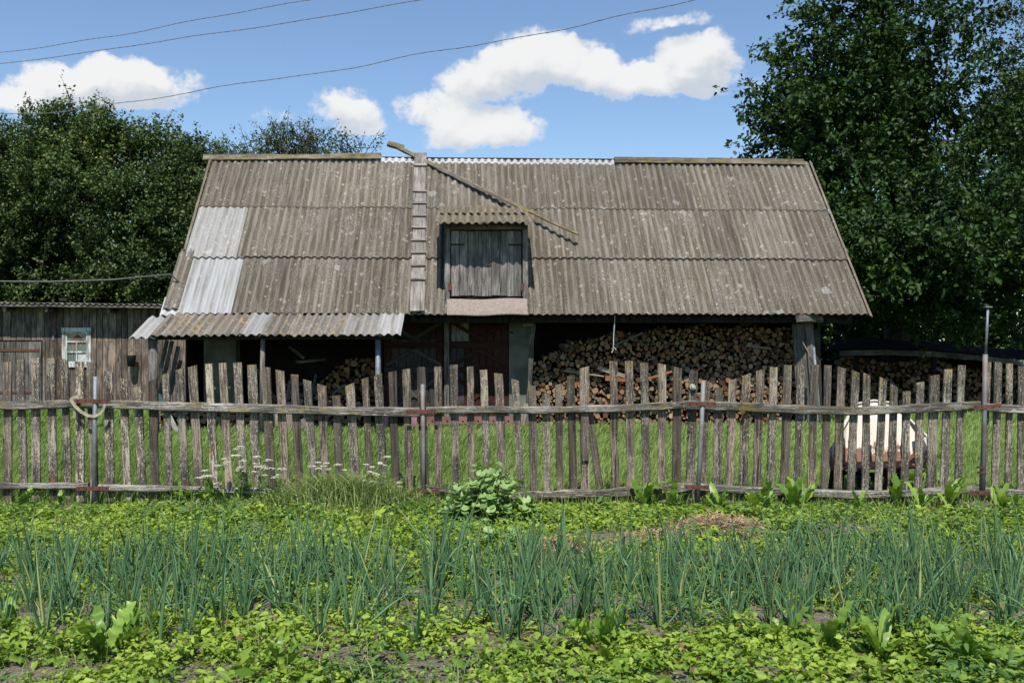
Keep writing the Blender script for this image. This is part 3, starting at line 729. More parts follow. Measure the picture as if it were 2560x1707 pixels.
    l = BL(1113, 700, yf).x; r = BL(1319, 700, yf).x; zb = BL(1200, 744, yf).z; ztp = BL(1200, 562, yf).z
    dl = BL(1127, 700, yf).x; dr = BL(1304, 700, yf).x; dt = BL(1200, 577, yf).z; db = BL(1200, 738, yf).z
    m = MB()
    back = lambda z: (z - EZ) / RISE * RUN
    for x0, x1 in ((l, l + .03), (r - .03, r)):     # cheeks down to the roof slope
        y2 = back(ztp + .25)
        m.add([(x0, yf + .06, EZ + .16), (x1, yf + .06, EZ + .16), (x1, yf + .06, ztp), (x0, yf + .06, ztp), (x0, y2, ztp + .22), (x1, y2, ztp + .22)],
              [(0, 3, 4), (1, 5, 2), (0, 1, 2, 3), (3, 2, 5, 4), (0, 4, 5, 1)])
    dorm = m.build('dormer', M_['felt'], barn)
    board('jamb', (l + .035, yf + .02, zb - .12), (l + .045, yf + .02, ztp), .10, .06, W['dormer'], dorm)
    board('jamb', (r - .035, yf + .02, zb - .12), (r - .045, yf + .02, ztp), .10, .06, W['dormer'], dorm)
    board('lintel', (l, yf - .01, ztp - .045), (r, yf - .01, ztp - .04), .09, .06, W['dormer'], dorm)
    m = MB(); m.box((dl - .02, yf + .07, zb - .1), (dr + .02, yf + .09, ztp)); m.build('door_backing', W['barn_dark'], dorm)
    n = 9; ws = [random.uniform(.85, 1.15) for _ in range(n)]; tot = sum(ws); x = dl
    for k in range(n):
        w = (dr - dl) * ws[k] / tot
        board('plank', (x + w / 2, yf + .045 + random.uniform(-.004, .004), db + random.uniform(-.012, .004)), (x + w / 2, yf + .045, dt + random.uniform(-.006, .006)), w - .008, .024, W['dormer'], dorm, wob=.002)
        x += w
    zh = BL(1200, 611, yf).z
    for s in (0, 1):
        xx = dl - .015 if s == 0 else dr + .015
        m = MB(); d = 1 if s == 0 else -1
        m.box((min(xx, xx + d * .27), yf + .018, zh - .014), (max(xx, xx + d * .27), yf + .028, zh + .014))
        m.box((min(xx - d * .06, xx + d * .02), yf + .010, zh - .05), (max(xx - d * .06, xx + d * .02), yf + .027, zh + .05)); m.build('hinge', M_['black'], dorm)
        zz = BL(1200, 717, yf).z
        m = MB(); m.box((xx - .035, yf - .025, zz - .065), (xx + .035, yf - .012, zz + .07)); m.build('iron_plate', M_['rust'], dorm)
    zz = BL(1200, 661, yf).z; xx = BL(1217, 661, yf).x
    m = MB(); m.tube([(xx - .09, yf + .02, zz + .01), (xx - .03, yf + .01, zz - .008), (xx + .05, yf + .01, zz - .005), (xx + .09, yf + .02, zz + .012)], .009, 5); m.build('latch', M_['rust'], dorm)
    # the bent slate apron under the little door
    a0 = BL(1118, 745, yf).x; a1 = BL(1317, 745, yf).x; v = []; f = []; nx = 12; prof = ((-.005, -.02), (-.09, -.09), (-.18, -.20), (-.25, -.31), (-.26, -.335))
    for s in (0, 1):
        for (dy, dz) in prof:
            for i in range(nx + 1):
                t = i / nx; v.append((a0 + (a1 - a0) * t, yf + dy + .012 * math.sin(t * 5) + s * .008, zb + dz + .01 * math.sin(t * 9 + 1) - s * .004 + (.02 * (t - .5))))
    NP = len(prof) * (nx + 1)
    for j in range(len(prof) - 1):
        for i in range(nx):
            a = j * (nx + 1) + i; f.append((a, a + nx + 1, a + nx + 2, a + 1)); b = NP + a; f.append((b, b + 1, b + nx + 2, b + nx + 1))
    for i in range(nx):
        a = (len(prof) - 1) * (nx + 1) + i; f.append((a, NP + a, NP + a + 1, a + 1))
    m = MB(); m.add(v, f); o = m.build('apron', plain_mat('apron_slate', (.27, .225, .195), .95, col2=(.20, .165, .135), scale=22), dorm, smooth=True)
    # dormer roof: two overlapping short rows
    yr = -.30; zl = BL(1200, 559, yr).z; L0 = BL(1082, 559, yr).x; L1 = BL(1345, 559, yr).x
    zr2 = 4.50; yb = back(zr2) - .02
    ed = Vector((0, yb - yr, zr2 - zl)); ln = ed.length; ed.normalize()
    nw = int(round((L1 - L0) / PITCH)); h1 = nw // 2
    for (x0, wv, s0, ll, dz) in ((L0, h1 + 1, 0, ln * .62, .02), (L0 + h1 * PITCH, nw - h1, .02, ln * .60, .03), (L0 + .05, h1 + 1, ln * .5, ln * .52, .034), (L0 + .05 + h1 * PITCH, nw - h1 - 1, ln * .5, ln * .50, .040)):
        o = mobj('dormer_sheet', sheet_mesh('dormer_sheet', wv, ll, M_['slate_dormer'], ragged=.035, rag_top=.03), dorm, mat=slope_matrix(Vector((x0, yr, zl + dz)) + ed * s0, (1, 0, random.uniform(-.01, .01)), ed)); o['pale'] = 0.0; o['band'] = 0.0
    for x in (l + .1, (l + r) / 2, r - .1):
        board('rafter_end', (x, yr + .08, zl - .02), (x, yr + .08 + (yb - yr) * .4, zl - .02 + (zr2 - zl) * .4), .05, .06, W['barn_dark'], dorm, face=(0, -.2, 1), seg=2)
    return dict(xd0=xd0, xd1=xd1, xp1=xp1, xr=xr, xb=xb, zlow=zlow, y1=y1, back=back)
BI = build_barn()

# ------------------------------------------------------------------ roof ladder and fallen ridge board
def roof_ladder():
    xt, st = BR(1052, 390); xb_, sb = BR(1044, 776)
    st = SL + .05
    root = empty('roof_ladder', b_world(roof_pt(xb_, .1, .06)), YAW, 'grey board ladder with nailed cleats lying up the roof beside the dormer', 'ladder')
    off = b_local(root.location)
    def L(x, s, h): return roof_pt(x, s, h) - off
    def X(s): return xb_ + (xt - xb_) * (s - sb) / (st - sb)
    ys = [776, 706, 672, 640, 609, 577, 547, 516, 486, 421, 383]
    ss = [BR(1048, y)[1] for y in ys]; ss[0] = .04; ss[-1] = SL + .10
    for k in range(len(ss) - 1):       # lapped lengths of board, each over the one below
        a, b = ss[k], ss[k + 1]
        w = .285 if k < 1 else .27
        o = board('board', L(X(a), a - .03, .085), L(X(b), b + .05, .062), w + random.uniform(-.012, .012), .03, W['roofboard'], root, face=EN, seg=3, wob=.004); o['mossz'] = 99
        if k: 
            o = board('cleat', L(X(a) - .15, a - .015, .108), L(X(a) + .15, a - .015 + random.uniform(-.012, .012), .108), .05, .035, W['roofboard'], root, face=EN, seg=3); o['mossz'] = 99
roof_ladder()
def fallen_board():
    A = Vector((-2.17, 22.05, 5.83)); C = Vector((1.34, 20.02, 3.85))
    d = C - A; tip = A - d * .135
    root = empty('fallen_ridge_cap', C, 0, 'rotten mossy ridge cap of two boards slid askew across the roof and dormer', 'plank')
    o = board('cap_board', tip - C, Vector((0, 0, 0)), .11, .03, W['cap'], root, face=(0, -.75, .65), seg=22, wob=.010, taper=.45, ragged=.03, bow=.03); o['mossz'] = 0
    o = board('cap_board', tip - C + Vector((.10, -.05, -.075)), Vector((-1.0, .58 - .05, .50)) + Vector((0, 0, 0)), .085, .025, W['barn_grey'], root, face=(0, -1, -.1), seg=18, wob=.012, taper=.4, ragged=.04); o['mossz'] = 0
    o = board('cap_block', tip - C + Vector((-.14, -.02, .035)), tip - C + Vector((.20, -.03, -.06)), .14, .06, W['cap'], root, face=(0, -.75, .65), seg=4, wob=.012, ragged=.04); o['mossz'] = 0
fallen_board()
# ------------------------------------------------------------------ plank shed on the left
def build_shed():
    D = 24.2; eave = 23.75
    root = empty('plank_shed', (-11.2, D, 0), 0, 'low weathered plank shed with small white window left of the barn', 'shed')
    o = root.location
    def L(px, py, dd=D): return P(px, py, dd) - o
    x0 = -14.3 - o.x; x1 = -7.9 - o.x; zt = P(0, 768, D).z
    m = MB(); m.box((x0, .05, 0), (x1, .12, zt)); m.box((x0, .12, 0), (x0 + .1, 4, zt)); m.box((x1 - .1, .12, 0), (x1, 4, zt)); m.box((x0, 4, 0), (x1, 4.1, zt + .35))
    wall = m.build('wall', W['barn_dark'], root)
    dx1 = L(108, 900).x; dz = L(60, 852).z; wx0 = L(158, 860).x; wx1 = L(226, 860).x; wz0 = L(190, 912).z; wz1 = L(190, 822).z
    x = x0; k = 0
    while x < x1 - .05:
        w = random.choice((.13, .15, .17, .19, .2)); c = x + w / 2
        op = abs(c - L(146, 900).x) < .10
        mt = W['shed_orange'] if op else W['shed']
        j = random.uniform(-.006, .006)
        if c < dx1 + .02:      # over the door
            board('plank', (c, .025 + j, dz + .02), (c, .025 + j, zt), w - .008, .024, mt, wall, seg=3)
        elif wx0 - .04 < c < wx1 + .04:
            board('plank', (c, .025 + j, .08), (c, .025 + j, wz0), w - .008, .024, mt, wall, seg=3); board('plank', (c, .025 + j, wz1), (c, .025 + j, zt), w - .008, .024, mt, wall, seg=2)
        else:
            board('plank', (c, .025 + j, .06), (c, .025 + j, zt), w - random.choice((.006, .012)), .024, mt, wall, seg=4)
        x += w; k += 1
    for px in (133, 138):
        c = L(px, 800); board('batten', (c.x, -.0, L(px, 990).z if px == 138 else L(px, 850).z), (c.x, -.0, L(px, 836).z), .055, .02, W['pale'], wall, seg=2) if px == 133 else None
    m = MB(); m.box((x0, -.10, 0), (x1, -.0, .13)); m.build('sill_beam', W['shed'], root)
    # door
    m = MB(); m.box((x0 + .4, .03, .12), (dx1 - .01, .05, dz)); d = m.build('door', W['barn_dark'], root)
    x = x0 + .42
    while x < dx1 - .06:
        w = random.choice((.13, .15, .17)); w = min(w, dx1 - .012 - x)
        board('plank', (x + w / 2, .012, .13), (x + w / 2, .012, dz - .015), w - .008, .022, W['barn_grey'], d, seg=3); x += w
    for py in (875, 980):
        z = L(50, py).z; m = MB(); m.box((L(-30, 900).x, -.014, z - .028), (L(98, 900).x, -.004, z + .028)); m.build('strap_hinge', M_['rust'], d)
    m = MB(); m.box((dx1 - .005, -.012, .1), (dx1 + .045, .03, dz + .05)); m.build('door_jamb', W['barn_grey'], root)
    # window with white casing, muntins and panes
    m = MB(); fw = .085
    a, b, c, e = wx0 - .02, wx1 + .02, wz0 - .03, wz1 + .02
    m.box((a, -.03, c), (a + fw, .02, e)); m.box((b - fw, -.03, c), (b, .02, e)); m.box((a - .012, -.04, e - fw), (b + .012, .018, e + .012)); m.box((a + fw, -.028, c - .02), (b - fw, .018, c + fw))
    win = m.build('window', W['white_paint'], root)
    ia, ib, ic, ie = a + fw, b - fw, c + fw, e - fw
    m = MB(); s = .035
    m.box((ia, -.012, ic), (ia + s, .015, ie)); m.box((ib - s, -.012, ic), (ib, .015, ie)); m.box((ia + s, -.013, ie - s), (ib - s, .014, ie)); m.box((ia + s, -.013, ic), (ib - s, .014, ic + s))
    h1 = ic + (ie - ic) * .35; h2 = ic + (ie - ic) * .68; mid = (ia + ib) / 2
    m.box((ia + s, -.011, h1 - .018), (ib - s, .013, h1 + .018)); m.box((ia + s, -.011, h2 - .018), (ib - s, .013, h2 + .018))
    m.box((mid - .018, -.0115, ic + s), (mid + .018, .0125, h1 - .019)); m.box((mid - .018, -.0115, h1 + .019), (mid + .018, .0125, h2 - .019))
    m.build('muntin', W['white_paint'], win)
    for (p, q, u, v) in ((ia + s, ib - s, h2 + .018, ie - s), (ia + s, mid - .018, h1 + .018, h2 - .018), (mid + .018, ib - s, h1 + .018, h2 - .018), (ia + s, mid - .018, ic + s, h1 - .018), (mid + .018, ib - s, ic + s, h1 - .018)):
        m = MB(); m.box((p, .018, u), (q, .022, v)); m.build('pane', M_['glass'], win)
    # boards nailed behind the panes and slipped newspaper-coloured curtain
    m = MB(); cx = (ia + ib) / 2
    m.add([(cx - .18, .0165, h2 + .02), (cx + .19, .0165, h2 + .02), (cx + .01, .0165, ie - .06)], [(0, 1, 2)]); m.build('patch', plain_mat('brown_card', (.16, .075, .055), .8), win)
    m = MB(); m.add([(ia + .05, .0168, h2 - .03), (mid - .03, .0168, h2 - .03), (mid - .03, .0168, h1 + .03), (mid - .09, .0168, h1 + .03)], [(0, 3, 2, 1)]); m.build('patch', W['pale'], win)
    m = MB(); m.add([(mid + .03, .0168, h2 - .03), (ib - .05, .0168, h2 - .03), (mid + .03, .0168, h1 + .08)], [(0, 2, 1)]); m.build('patch', W['pale'], win)
    m = MB(); m.add([(mid + .022, .0168, ic + s), (ib - s, .0168, ic + s), (ib - s, .0168, h1 - .02), (mid + .022, .0168, h1 - .02)], [(0, 1, 2, 3)]); m.build('patch', plain_mat('white_paper', (.5, .52, .52), .8), win)
    # roof: fascia, rafter ends and corrugated sheets
    ye = eave - D
    zf0 = P(0, 762, eave).z; zf1 = P(406, 767, eave).z
    m = MB()
    for px in (8, 113, 268, 400):
        z = zf0 + (zf1 - zf0) * px / 406 - .09; q = P(px, 775, eave).x - o.x
        m.tube([(q, ye + .05, z), (q, 2.0, z - .05)], .055, 7)
    roof = m.build('roof', W['barn_grey'], root)
    xe = P(408, 770, eave).x - o.x
    xa = -14.2 - o.x
    za = zf0 + (zf1 - zf0) * (((xa + o.x) / eave * F + 1280) / 406)
    board('fascia', (xa, ye, za - .005), (xe, ye, zf1 - .005), .05, .03, W['barn_grey'], roof, seg=14, wob=.006)
    x = xa; ksh = 0
    sm = sheet_mesh('roof_sheet', 8, 2.2, M_['slate'], amp=.024)
    while x < xe:
        z = za + (zf1 - za) * (x - xa) / (xe - xa) + .05
        q = mobj('roof_sheet', sm, roof, mat=slope_matrix((x, ye - .04, z + .004 * (ksh % 2)), (1, 0, (zf1 - za) / (xe - xa)), (0, 1, -.02))); q['pale'] = 0.0; q['band'] = 0.0
        x += 7 * PITCH; ksh += 1
    m = MB(); q = P(158, 749, eave + .1) - o; m.box((q.x - .10, ye + .1, q.z - .02), (q.x + .08, ye + .3, q.z + .04)); m.build('ridge_stone', M_['dark_wall'], roof)
    return root
build_shed()
def shed_bucket():
    c = P(328, 900, 24.0); root = empty('hanging_bucket', (c.x, c.y, c.z - .15), 0, 'black bucket hanging on the plank shed wall right of the window', 'bucket')
    m = MB(); n = 14; prof = ((.085, 0), (.115, .26), (.118, .27), (.108, .27), (.08, .012)); v = []; f = []
    for r, z in prof:
        for k in range(n): v.append((r * math.cos(2 * math.pi * k / n), r * math.sin(2 * math.pi * k / n), z))
    for j in range(len(prof) - 1):
        for k in range(n): f.append((j * n + k, j * n + (k + 1) % n, (j + 1) * n + (k + 1) % n, (j + 1) * n + k))
    f.append(tuple(range(n))[::-1]); f.append(tuple(4 * n + k for k in range(n))); m.add(v, f)
    m.build('bucket_body', plain_mat('black_rubber', (.03, .03, .033), .5), root, smooth=True)
    m = MB(); m.tube([(-.115, 0, .26), (-.10, .03, .34), (0, .09, .40), (.10, .03, .34), (.115, 0, .26)], .006, 5); m.build('handle', M_['black'], root)
shed_bucket()

# ------------------------------------------------------------------ firewood
def log_shapes():
    lib = []
    for kind, n in (('round', 6), ('half', 6), ('wedge', 8)):
        for _ in range(n):
            sides = 9; pts = []
            for k in range(sides):
                th = 2 * math.pi * k / sides; r = .5 * random.uniform(.9, 1.08); x, z = r * math.cos(th), r * math.sin(th)
                if kind == 'half' and z < -.05: z = -.05 + random.uniform(-.03, .03)
                if kind == 'wedge':
                    if x < -.02: x *= .35; z *= .35; x -= .22
                pts.append((x, z))
            lib.append(pts)
    return lib
LOGS = log_shapes()
def log_mesh(pts, ln, mats):
    n = len(pts); v = [(x, 0, z) for x, z in pts] + [(x * .97, ln, z * .97) for x, z in pts]
    f = [(k, (k + 1) % n, n + (k + 1) % n, n + k) for k in range(n)] + [tuple(range(n))[::-1], tuple(range(n, 2 * n))]
    f = [tuple(reversed(q)) for q in f]
    me = bpy.data.meshes.new('firewood_log'); me.from_pydata(v, [], f)
    for m in mats: me.materials.append(m)
    me.polygons.foreach_set('material_index', [0] * n + [1, 1]); me.update(); return me
def pack(xa, xb, zfun, zmin=0.0, dmin=.07, dmax=.13, seed=1):
    """discs stacked in a wall between xa and xb up to the outline zfun"""
    r_ = random.Random(seed); out = []; grid = {}
    cs = .14
    def ok(x, z, r):
        gx, gz = int(x // cs), int(z // cs)
        for i in (-1, 0, 1):
            for j in (-1, 0, 1):
                for (a, b, c) in grid.get((gx + i, gz + j), ()):
                    if (a - x) ** 2 + (b - z) ** 2 < ((c + r) * .86) ** 2: return False
        return True
    for (dm, tries) in ((dmax, 3500), ((dmax + dmin) / 2, 12000), (dmin, 22000)):
        for _ in range(tries):
            r = dm / 2 * r_.uniform(.85, 1.12); x = r_.uniform(xa, xb); z = r_.uniform(zmin + r * .7, 2.4)
            if z > zfun(x) - r * .6: continue
            if ok(x, z, r): out.append((x, z, r)); grid.setdefault((int(x // cs), int(z // cs)), []).append((x, z, r))
    return out
MLE, MLB = log_mat('log_end', 'end', False), log_mat('log_bark', 'bark', False)
MSE, MSB = log_mat('log_end_mass', 'end', True), log_mat('log_bark_mass', 'bark', True)
def mass_logs(name, logs, label, parent_tf, yfun, ln=.4):
    V = []; Q = []; Fm = []; va = []; faces = []; mi = []
    for (x, z, r) in logs:
        pts = random.choice(LOGS); a = random.uniform(0, 6.28); ca, sa = math.cos(a), math.sin(a); n = len(pts)
        y = yfun(x, z); yw_, pw = random.gauss(0, .10), random.gauss(0, .07); o = len(V); val = random.random()
        for s in (0, 1):
            for (px, pz) in pts:
                qx, qz = (px * ca - pz * sa) * 2 * r, (px * sa + pz * ca) * 2 * r
                V.append(parent_tf((x + qx + s * ln * yw_, y + s * ln, z + qz + s * ln * pw)))
                va.append(val)
        for k in range(n): faces.append((o + k, o + n + k, o + n + (k + 1) % n, o + (k + 1) % n)); mi.append(0)
        faces.append(tuple(o + k for k in range(n))); mi.append(1)
    me = bpy.data.meshes.new(name); me.from_pydata([tuple(v) for v in V], [], faces); me.materials.append(MSB); me.materials.append(MSE)
    me.polygons.foreach_set('material_index', mi); a = me.attributes.new('var', 'FLOAT', 'POINT'); a.data.foreach_set('value', va); me.update()
    return tag(mobj(name, me), label, 'firewood', kind='stuff')
def build_firewood():
    xa, xb = BI['xp1'] + .04, BI['xr'] + .03
    yf = lambda x, z: .82 + max(0, z - .95) * .38 + (.08 if z < .35 else 0) + random.uniform(-.055, .055)
    prof = [(1340, 905), (1370, 880), (1440, 856), (1500, 835), (1600, 828), (1700, 815), (1850, 812), (1960, 818), (2005, 830)]
    pr = [(BL(px, py, 1.15).x, BL(px, py, 1.15).z) for px, py in prof]
    zf = lambda x: float(np.interp(x, [p[0] for p in pr], [p[1] for p in pr])) + .05 * math.sin(x * 7)
    logs = pack(xa, xb, zf, seed=3, dmin=.05, dmax=.115)
    # a few empty pockets near the ground
    logs.sort(key=lambda q: abs(q[1] - .72) - q[2] * 2)
    single, rest = logs[:300], logs[300:]
    lib = [log_mesh(p, .4 / .1, (MLB, MLE)) for p in LOGS]
    for (x, z, r) in single:
        p = b_world((x, yf(x, z), z))
        o = mobj('firewood_log', random.choice(lib))
        o.location = p; o.scale = (2 * r, .1, 2 * r)
        o.scale = (2 * r, .1, 2 * r)
        o.rotation_euler = (random.gauss(0, .05), 0, YAW + random.gauss(0, .09))
        o.rotation_mode = 'YXZ'; o.rotation_euler = (random.gauss(0, .06), random.uniform(0, 6.28), YAW + random.gauss(0, .1))
        tag(o, 'cut log end in the sunlit front of the long firewood stack under the eave', 'log', 'firewood logs in the sunlit front of the stack')
    mass_logs('firewood_stack', rest, 'mass of split firewood stacked to the eave in the right bay of the barn', b_world, yf)
    # dark backing so that gaps read as depth
    m = MB()
    for k in range(24):
        pass
    # left bay: a tumbled heap
    la, lb = BI['xb'] + .25, BI['xd0'] - .2
    zl = lambda x: .35 + 1.15 * max(0, min(1, (x - la) / (lb - la))) ** 1.1 + .12 * math.sin(x * 5)
    logs = pack(la, lb, zl, seed=9, dmin=.07, dmax=.14)
    mass_logs('firewood_heap', logs, 'shaded heap of split firewood under the awning left of the double door', b_world, lambda x, z: 1.0 + z * .35 + random.uniform(-.15, .1))
    logs = pack(BI['xb'] - 1.35, BI['xb'] + .3, lambda x: .42 + .08 * math.sin(x * 8), seed=11, dmin=.09, dmax=.15)
    mass_logs('firewood_pile', logs, 'low pile of firewood on the grass under the left end of the awning', b_world, lambda x, z: .35 + z * .35 + random.uniform(-.1, .1))
    # loose pieces lying across the stack
    def loose(px0, py0, px1, py1, c, w, t, label, mat):
        a = BL(px0, py0, c); b = BL(px1, py1, c); wa, wb = b_world(a), b_world(b)
        o = mobj('loose_board', board_mesh('loose_board', (wb - wa).length, w, t, mat, seg=4, wob=.005), mat=frame(wa, wb - wa, Vector((0, 1, 0)).cross(wb - wa))); tag(o, label, 'board', 'loose boards on the firewood')
        return o
    loose(1494, 918, 1562, 940, .70, .075, .05, 'thick grey split board sloping across the middle of the firewood stack', W['pale'])
    loose(1410, 926, 1510, 940, .72, .028, .02, 'thin pale lath lying on the sunlit firewood near the pier', W['pale'])
    loose(1880, 866, 1928, 871, .98, .05, .03, 'short pale slat stuck in the shaded upper firewood on the right', W['pale'])
    loose(1538, 861, 1606, 832, 1.05, .045, .04, 'dark pole leaning on the shaded firewood beside the hanging cord', W['barn_grey'])
    loose(1620, 946, 1680, 928, .70, .05, .04, 'reddish split board rising right across the sunlit firewood', plain_mat('red_split_wood', (.26, .11, .05), .9))
    loose(1513, 945, 1568, 948, .72, .10, .06, 'reddish split slab flat on the firewood under the grey board', plain_mat('red_split_slab', (.28, .11, .045), .9))
    loose(395, 985, 442, 1078, -.55, .08, .03, 'pale board leaning on the ground at the left awning post', W['white_paint'])
    loose(668, 1008, 697, 1062, -.2, .14, .03, 'pointed pale offcut leaning under the awning left of the firewood heap', W['pale'])
    loose(718, 1004, 727, 1078, -.25, .12, .03, 'short pale upright board leaning under the middle of the awning', W['pale'])
    loose(752, 1048, 768, 1078, -.3, .13, .03, 'small pale offcut standing in the grass under the awning', W['pale'])
    loose(1316, 1008, 1302, 1072, .2, .13, .03, 'pale offcut leaning on the grass at the plastered pier', W['pale'])
    for k, (a, b, c_, d) in enumerate(((640, 920, 690, 1000), (724, 950, 716, 1010), (790, 935, 775, 1010), (830, 985, 865, 960), (700, 962, 770, 958), (740, 905, 815, 898), (722, 866, 760, 895))):
        loose(a, b, c_, d, .55 if k < 4 else .75, .05, .035, ('dark board propped in the shaded left bay, far left of the heap', 'short post standing in the shaded left bay heap', 'slanting stake in the front of the shaded heap', 'thin pole poking from the shaded heap towards the double door', 'flat board lying on the low end of the shaded heap', 'long board lying on top of the shaded heap', 'short plank falling from the back of the shaded left bay')[k], W['barn_grey'])
    for k, (a, b, c_, d) in enumerate(((430, 852, 400, 985), (446, 865, 418, 1000), (418, 850, 402, 920), (452, 900, 425, 985))):
        loose(a, b, c_, d, -.15 + .07 * k, .07, .03, ('tallest thin slab leaning in the dark gap by the left awning post', 'second slab leaning in the dark gap by the left awning post', 'short slab hung in the dark gap under the awning end', 'low slab leaning in the dark gap right of the left awning post')[k], W['barn_grey'])
build_firewood()

# ------------------------------------------------------------------ things around the barn
def small_things():
    # cord from the eave
    a = b_world(BL(1535, 790, .12)); pts = [b_world(BL(x, y, .12)) for x, y in ((1537, 788), (1536, 815), (1534, 840), (1534, 862), (1532, 876), (1529, 881))]
    root = empty('dangling_rope', pts[0], 0, 'knotted white rope hanging from the eave before the firewood', 'rope')
    m = MB(); m.tube([p - pts[0] for p in pts], .009, 5); m.build('cord', plain_mat('white_cord', (.5, .5, .48), .9), root)
    q = b_world(BL(1534, 868, .12)) - pts[0]
    m = MB(); m.tube([q, q + Vector((.03, 0, -.02)), q + Vector((.05, 0, -.045))], .008, 5); m.build('knot_tail', plain_mat('cord_tail', (.5, .5, .48), .9), root)
    # rusty steel channel before the door
    a = b_world(BL(1068, 1049, .35)); b = b_world(BL(1284, 1049, .35)); root = empty('steel_channel', (a + b) / 2 - Vector((0, 0, .08)), YAW, 'rusty red steel channel lying along the foot of the double door', 'steel beam')
    ln = (b - a).length / 2; m = MB(); prof = [(-.05, -.07), (.0, -.07), (.0, -.055), (-.035, -.055), (-.035, .055), (.0, .055), (.0, .07), (-.05, .07)]
    v = [(-ln, y, z + .08) for y, z in prof] + [(ln, y, z + .08) for y, z in prof]; n = 8
    m.add(v, [(k, n + k, n + (k + 1) % n, (k + 1) % n) for k in range(n)] + [tuple(range(n)), tuple(range(2 * n - 1, n - 1, -1))]); m.build('channel', plain_mat('red_oxide_steel', (.22, .12, .10), .75, col2=(.14, .07, .055), scale=6), root)
    m = MB()
    for x in np.linspace(-ln + .1, ln - .1, 6): m.tube([(x, -.056, .06), (x, -.048, .06)], .018, 8)
    m.build('bolt_holes', M_['black'], root)
    # two blocks carry it
    for s, lab in ((-.8, 'left brick block under the steel channel'), (.8, 'right brick block under the steel channel')):
        p = (a + b) / 2 + Vector((s * ln * BC, s * ln * BS, 0)); m = MB(); m.box((-.12, -.06, 0), (.12, .06, max(.02, p.z - .071)))
        o = m.build('block', plain_mat('brick_block', (.28, .16, .11), .95), None, loc=(p.x, p.y, 0)); tag(o, lab + ' by the door', 'block')
    # pink plastic child's chair beside the left leaf
    c = b_world(BL(962, 1068, .28)); root = empty('plastic_chair', (c.x, c.y, 0), YAW, 'pink plastic chair standing sideways in front of the double door', 'chair')
    m = MB(); m.add([(-.09, -.2, .40), (-.09, .2, .40), (-.20 + .12, .2, .86), (-.08, -.2, .86), (-.05, -.2, .40), (-.05, .2, .40), (-.03, .2, .86), (-.03, -.2, .86)],
                    [(0, 3, 2, 1), (4, 5, 6, 7), (0, 1, 5, 4), (1, 2, 6, 5), (2, 3, 7, 6), (3, 0, 4, 7)]); m.build('backrest', M_['pink'], root)
    m = MB(); m.box((-.09, -.22, .33), (.62, .22, .385)); m.build('seat', M_['pink'], root)
    for x in (-.08, .50):
        for y in (-.215, .165):
            m = MB(); m.box((x, y, 0), (x + (.15 if x < 0 else .12), y + .05, .33)); m.build('leg', M_['pink'], root)
    # pipe leaning at the right corner
    a = b_world(BL(2034, 868, -.1)); b = b_world(BL(2052, 1068, -.45)); root = empty('leaning_pipe', b, 0, 'thin pale pipe leaning on the corner boards of the wood bay', 'pipe')
    m = MB(); m.tube([(0, 0, 0), (a - b)], .028, 8); m.build('pipe', M_['pipe'], root, smooth=True)
    a = b_world(BL(2007, 855, .1)); b = b_world(BL(2034, 912, .0)); root = empty('dry_stick', b, 0, 'thin dry stick caught on the corner boards', 'stick'); root.location.z = b.z
    m = MB(); m.tube([(0, 0, 0), (a - b) * .5 + Vector((.01, 0, .01)), (a - b)], .012, 5); m.build('stick', W['pale'], root)
    # white wheelbarrow tipped up behind the fence
    D = 10.62; c = P(2195, 1205, D); root = empty('wheelbarrow', (c.x, D, 0), 0, 'chipped white enamel wheelbarrow tipped up behind the picket fence', 'wheelbarrow')
    def L(px, py, dd): q = P(px, py, dd); return Vector((q.x - c.x, dd - D, q.z))
    dB, dT = 10.62, 10.92      # floor panel leans back; rim stands towards the camera
    fl = [L(2112, 1152, dB), L(2272, 1150, dB), L(2296, 1090, dB + .08), L(2282, 1052, dB + .15), L(2228, 1010, dT), L(2185, 1003, dT + .01), L(2146, 1012, dT), L(2118, 1040, dB + .18)]
    rim = [L(2078, 1172, dB - .22), L(2306, 1168, dB - .22), L(2325, 1135, dB - .2), L(2318, 1090, dB - .02), L(2232, 1006, dT - .02), L(2185, 1000, dT), L(2142, 1008, dT - .02), L(2072, 1130, dB - .2)]
    m = MB(); off = Vector((0, .012, 0)); n = 8
    v = fl + rim + [p + off for p in fl] + [p + off for p in rim]
    f = [tuple(range(n))] + [(k, n + k, n + (k + 1) % n, (k + 1) % n) for k in range(n)]
    f += [tuple(reversed([i + 2 * n for i in q])) for q in f] + [(n + k, 3 * n + k, 3 * n + (k + 1) % n, n + (k + 1) % n) for k in range(n)]
    zmin = min(p.z for p in fl)
    m.add([p - Vector((0, 0, zmin)) for p in v], f); o = m.build('tray', M_['enamel_rust'], root); o.location = (0, 0, zmin)
    m = MB(); m.tube([p - Vector((0, 0, zmin)) for p in rim + [rim[0]]], .012, 6); m.build('rim', M_['enamel_rust'], root, loc=(0, 0, zmin))
    for px in (2083, 2110, 2222, 2250):
        a = L(px, 1160, dB - .12); m = MB(); m.tube([(a.x, a.y, a.z), (a.x + (.0 if px > 2200 else -.02), a.y + .1, 0)], .022, 6); m.build('leg', M_['rust'] if px > 2200 else M_['black'], root)
    m = MB(); a = L(2095, 1180, dB - .05); b = L(2235, 1188, dB - .05); m.tube([a, b], .025, 6); m.build('axle_bar', M_['black'], root)
    wv = MB(); cx = L(2185, 1195, dB + .2); n = 16; th = .045
    ring = [(cx + Vector((.16 * math.cos(2 * math.pi * k / n), .16 * math.sin(2 * math.pi * k / n) * .3, .15 * math.sin(2 * math.pi * k / n)))) for k in range(n)]
    for p in ring: p.z = max(p.z, .05)
    wv.tube(ring + [ring[0]], th, 6, caps=False); wv.build('tyre', M_['black'], root, smooth=True)
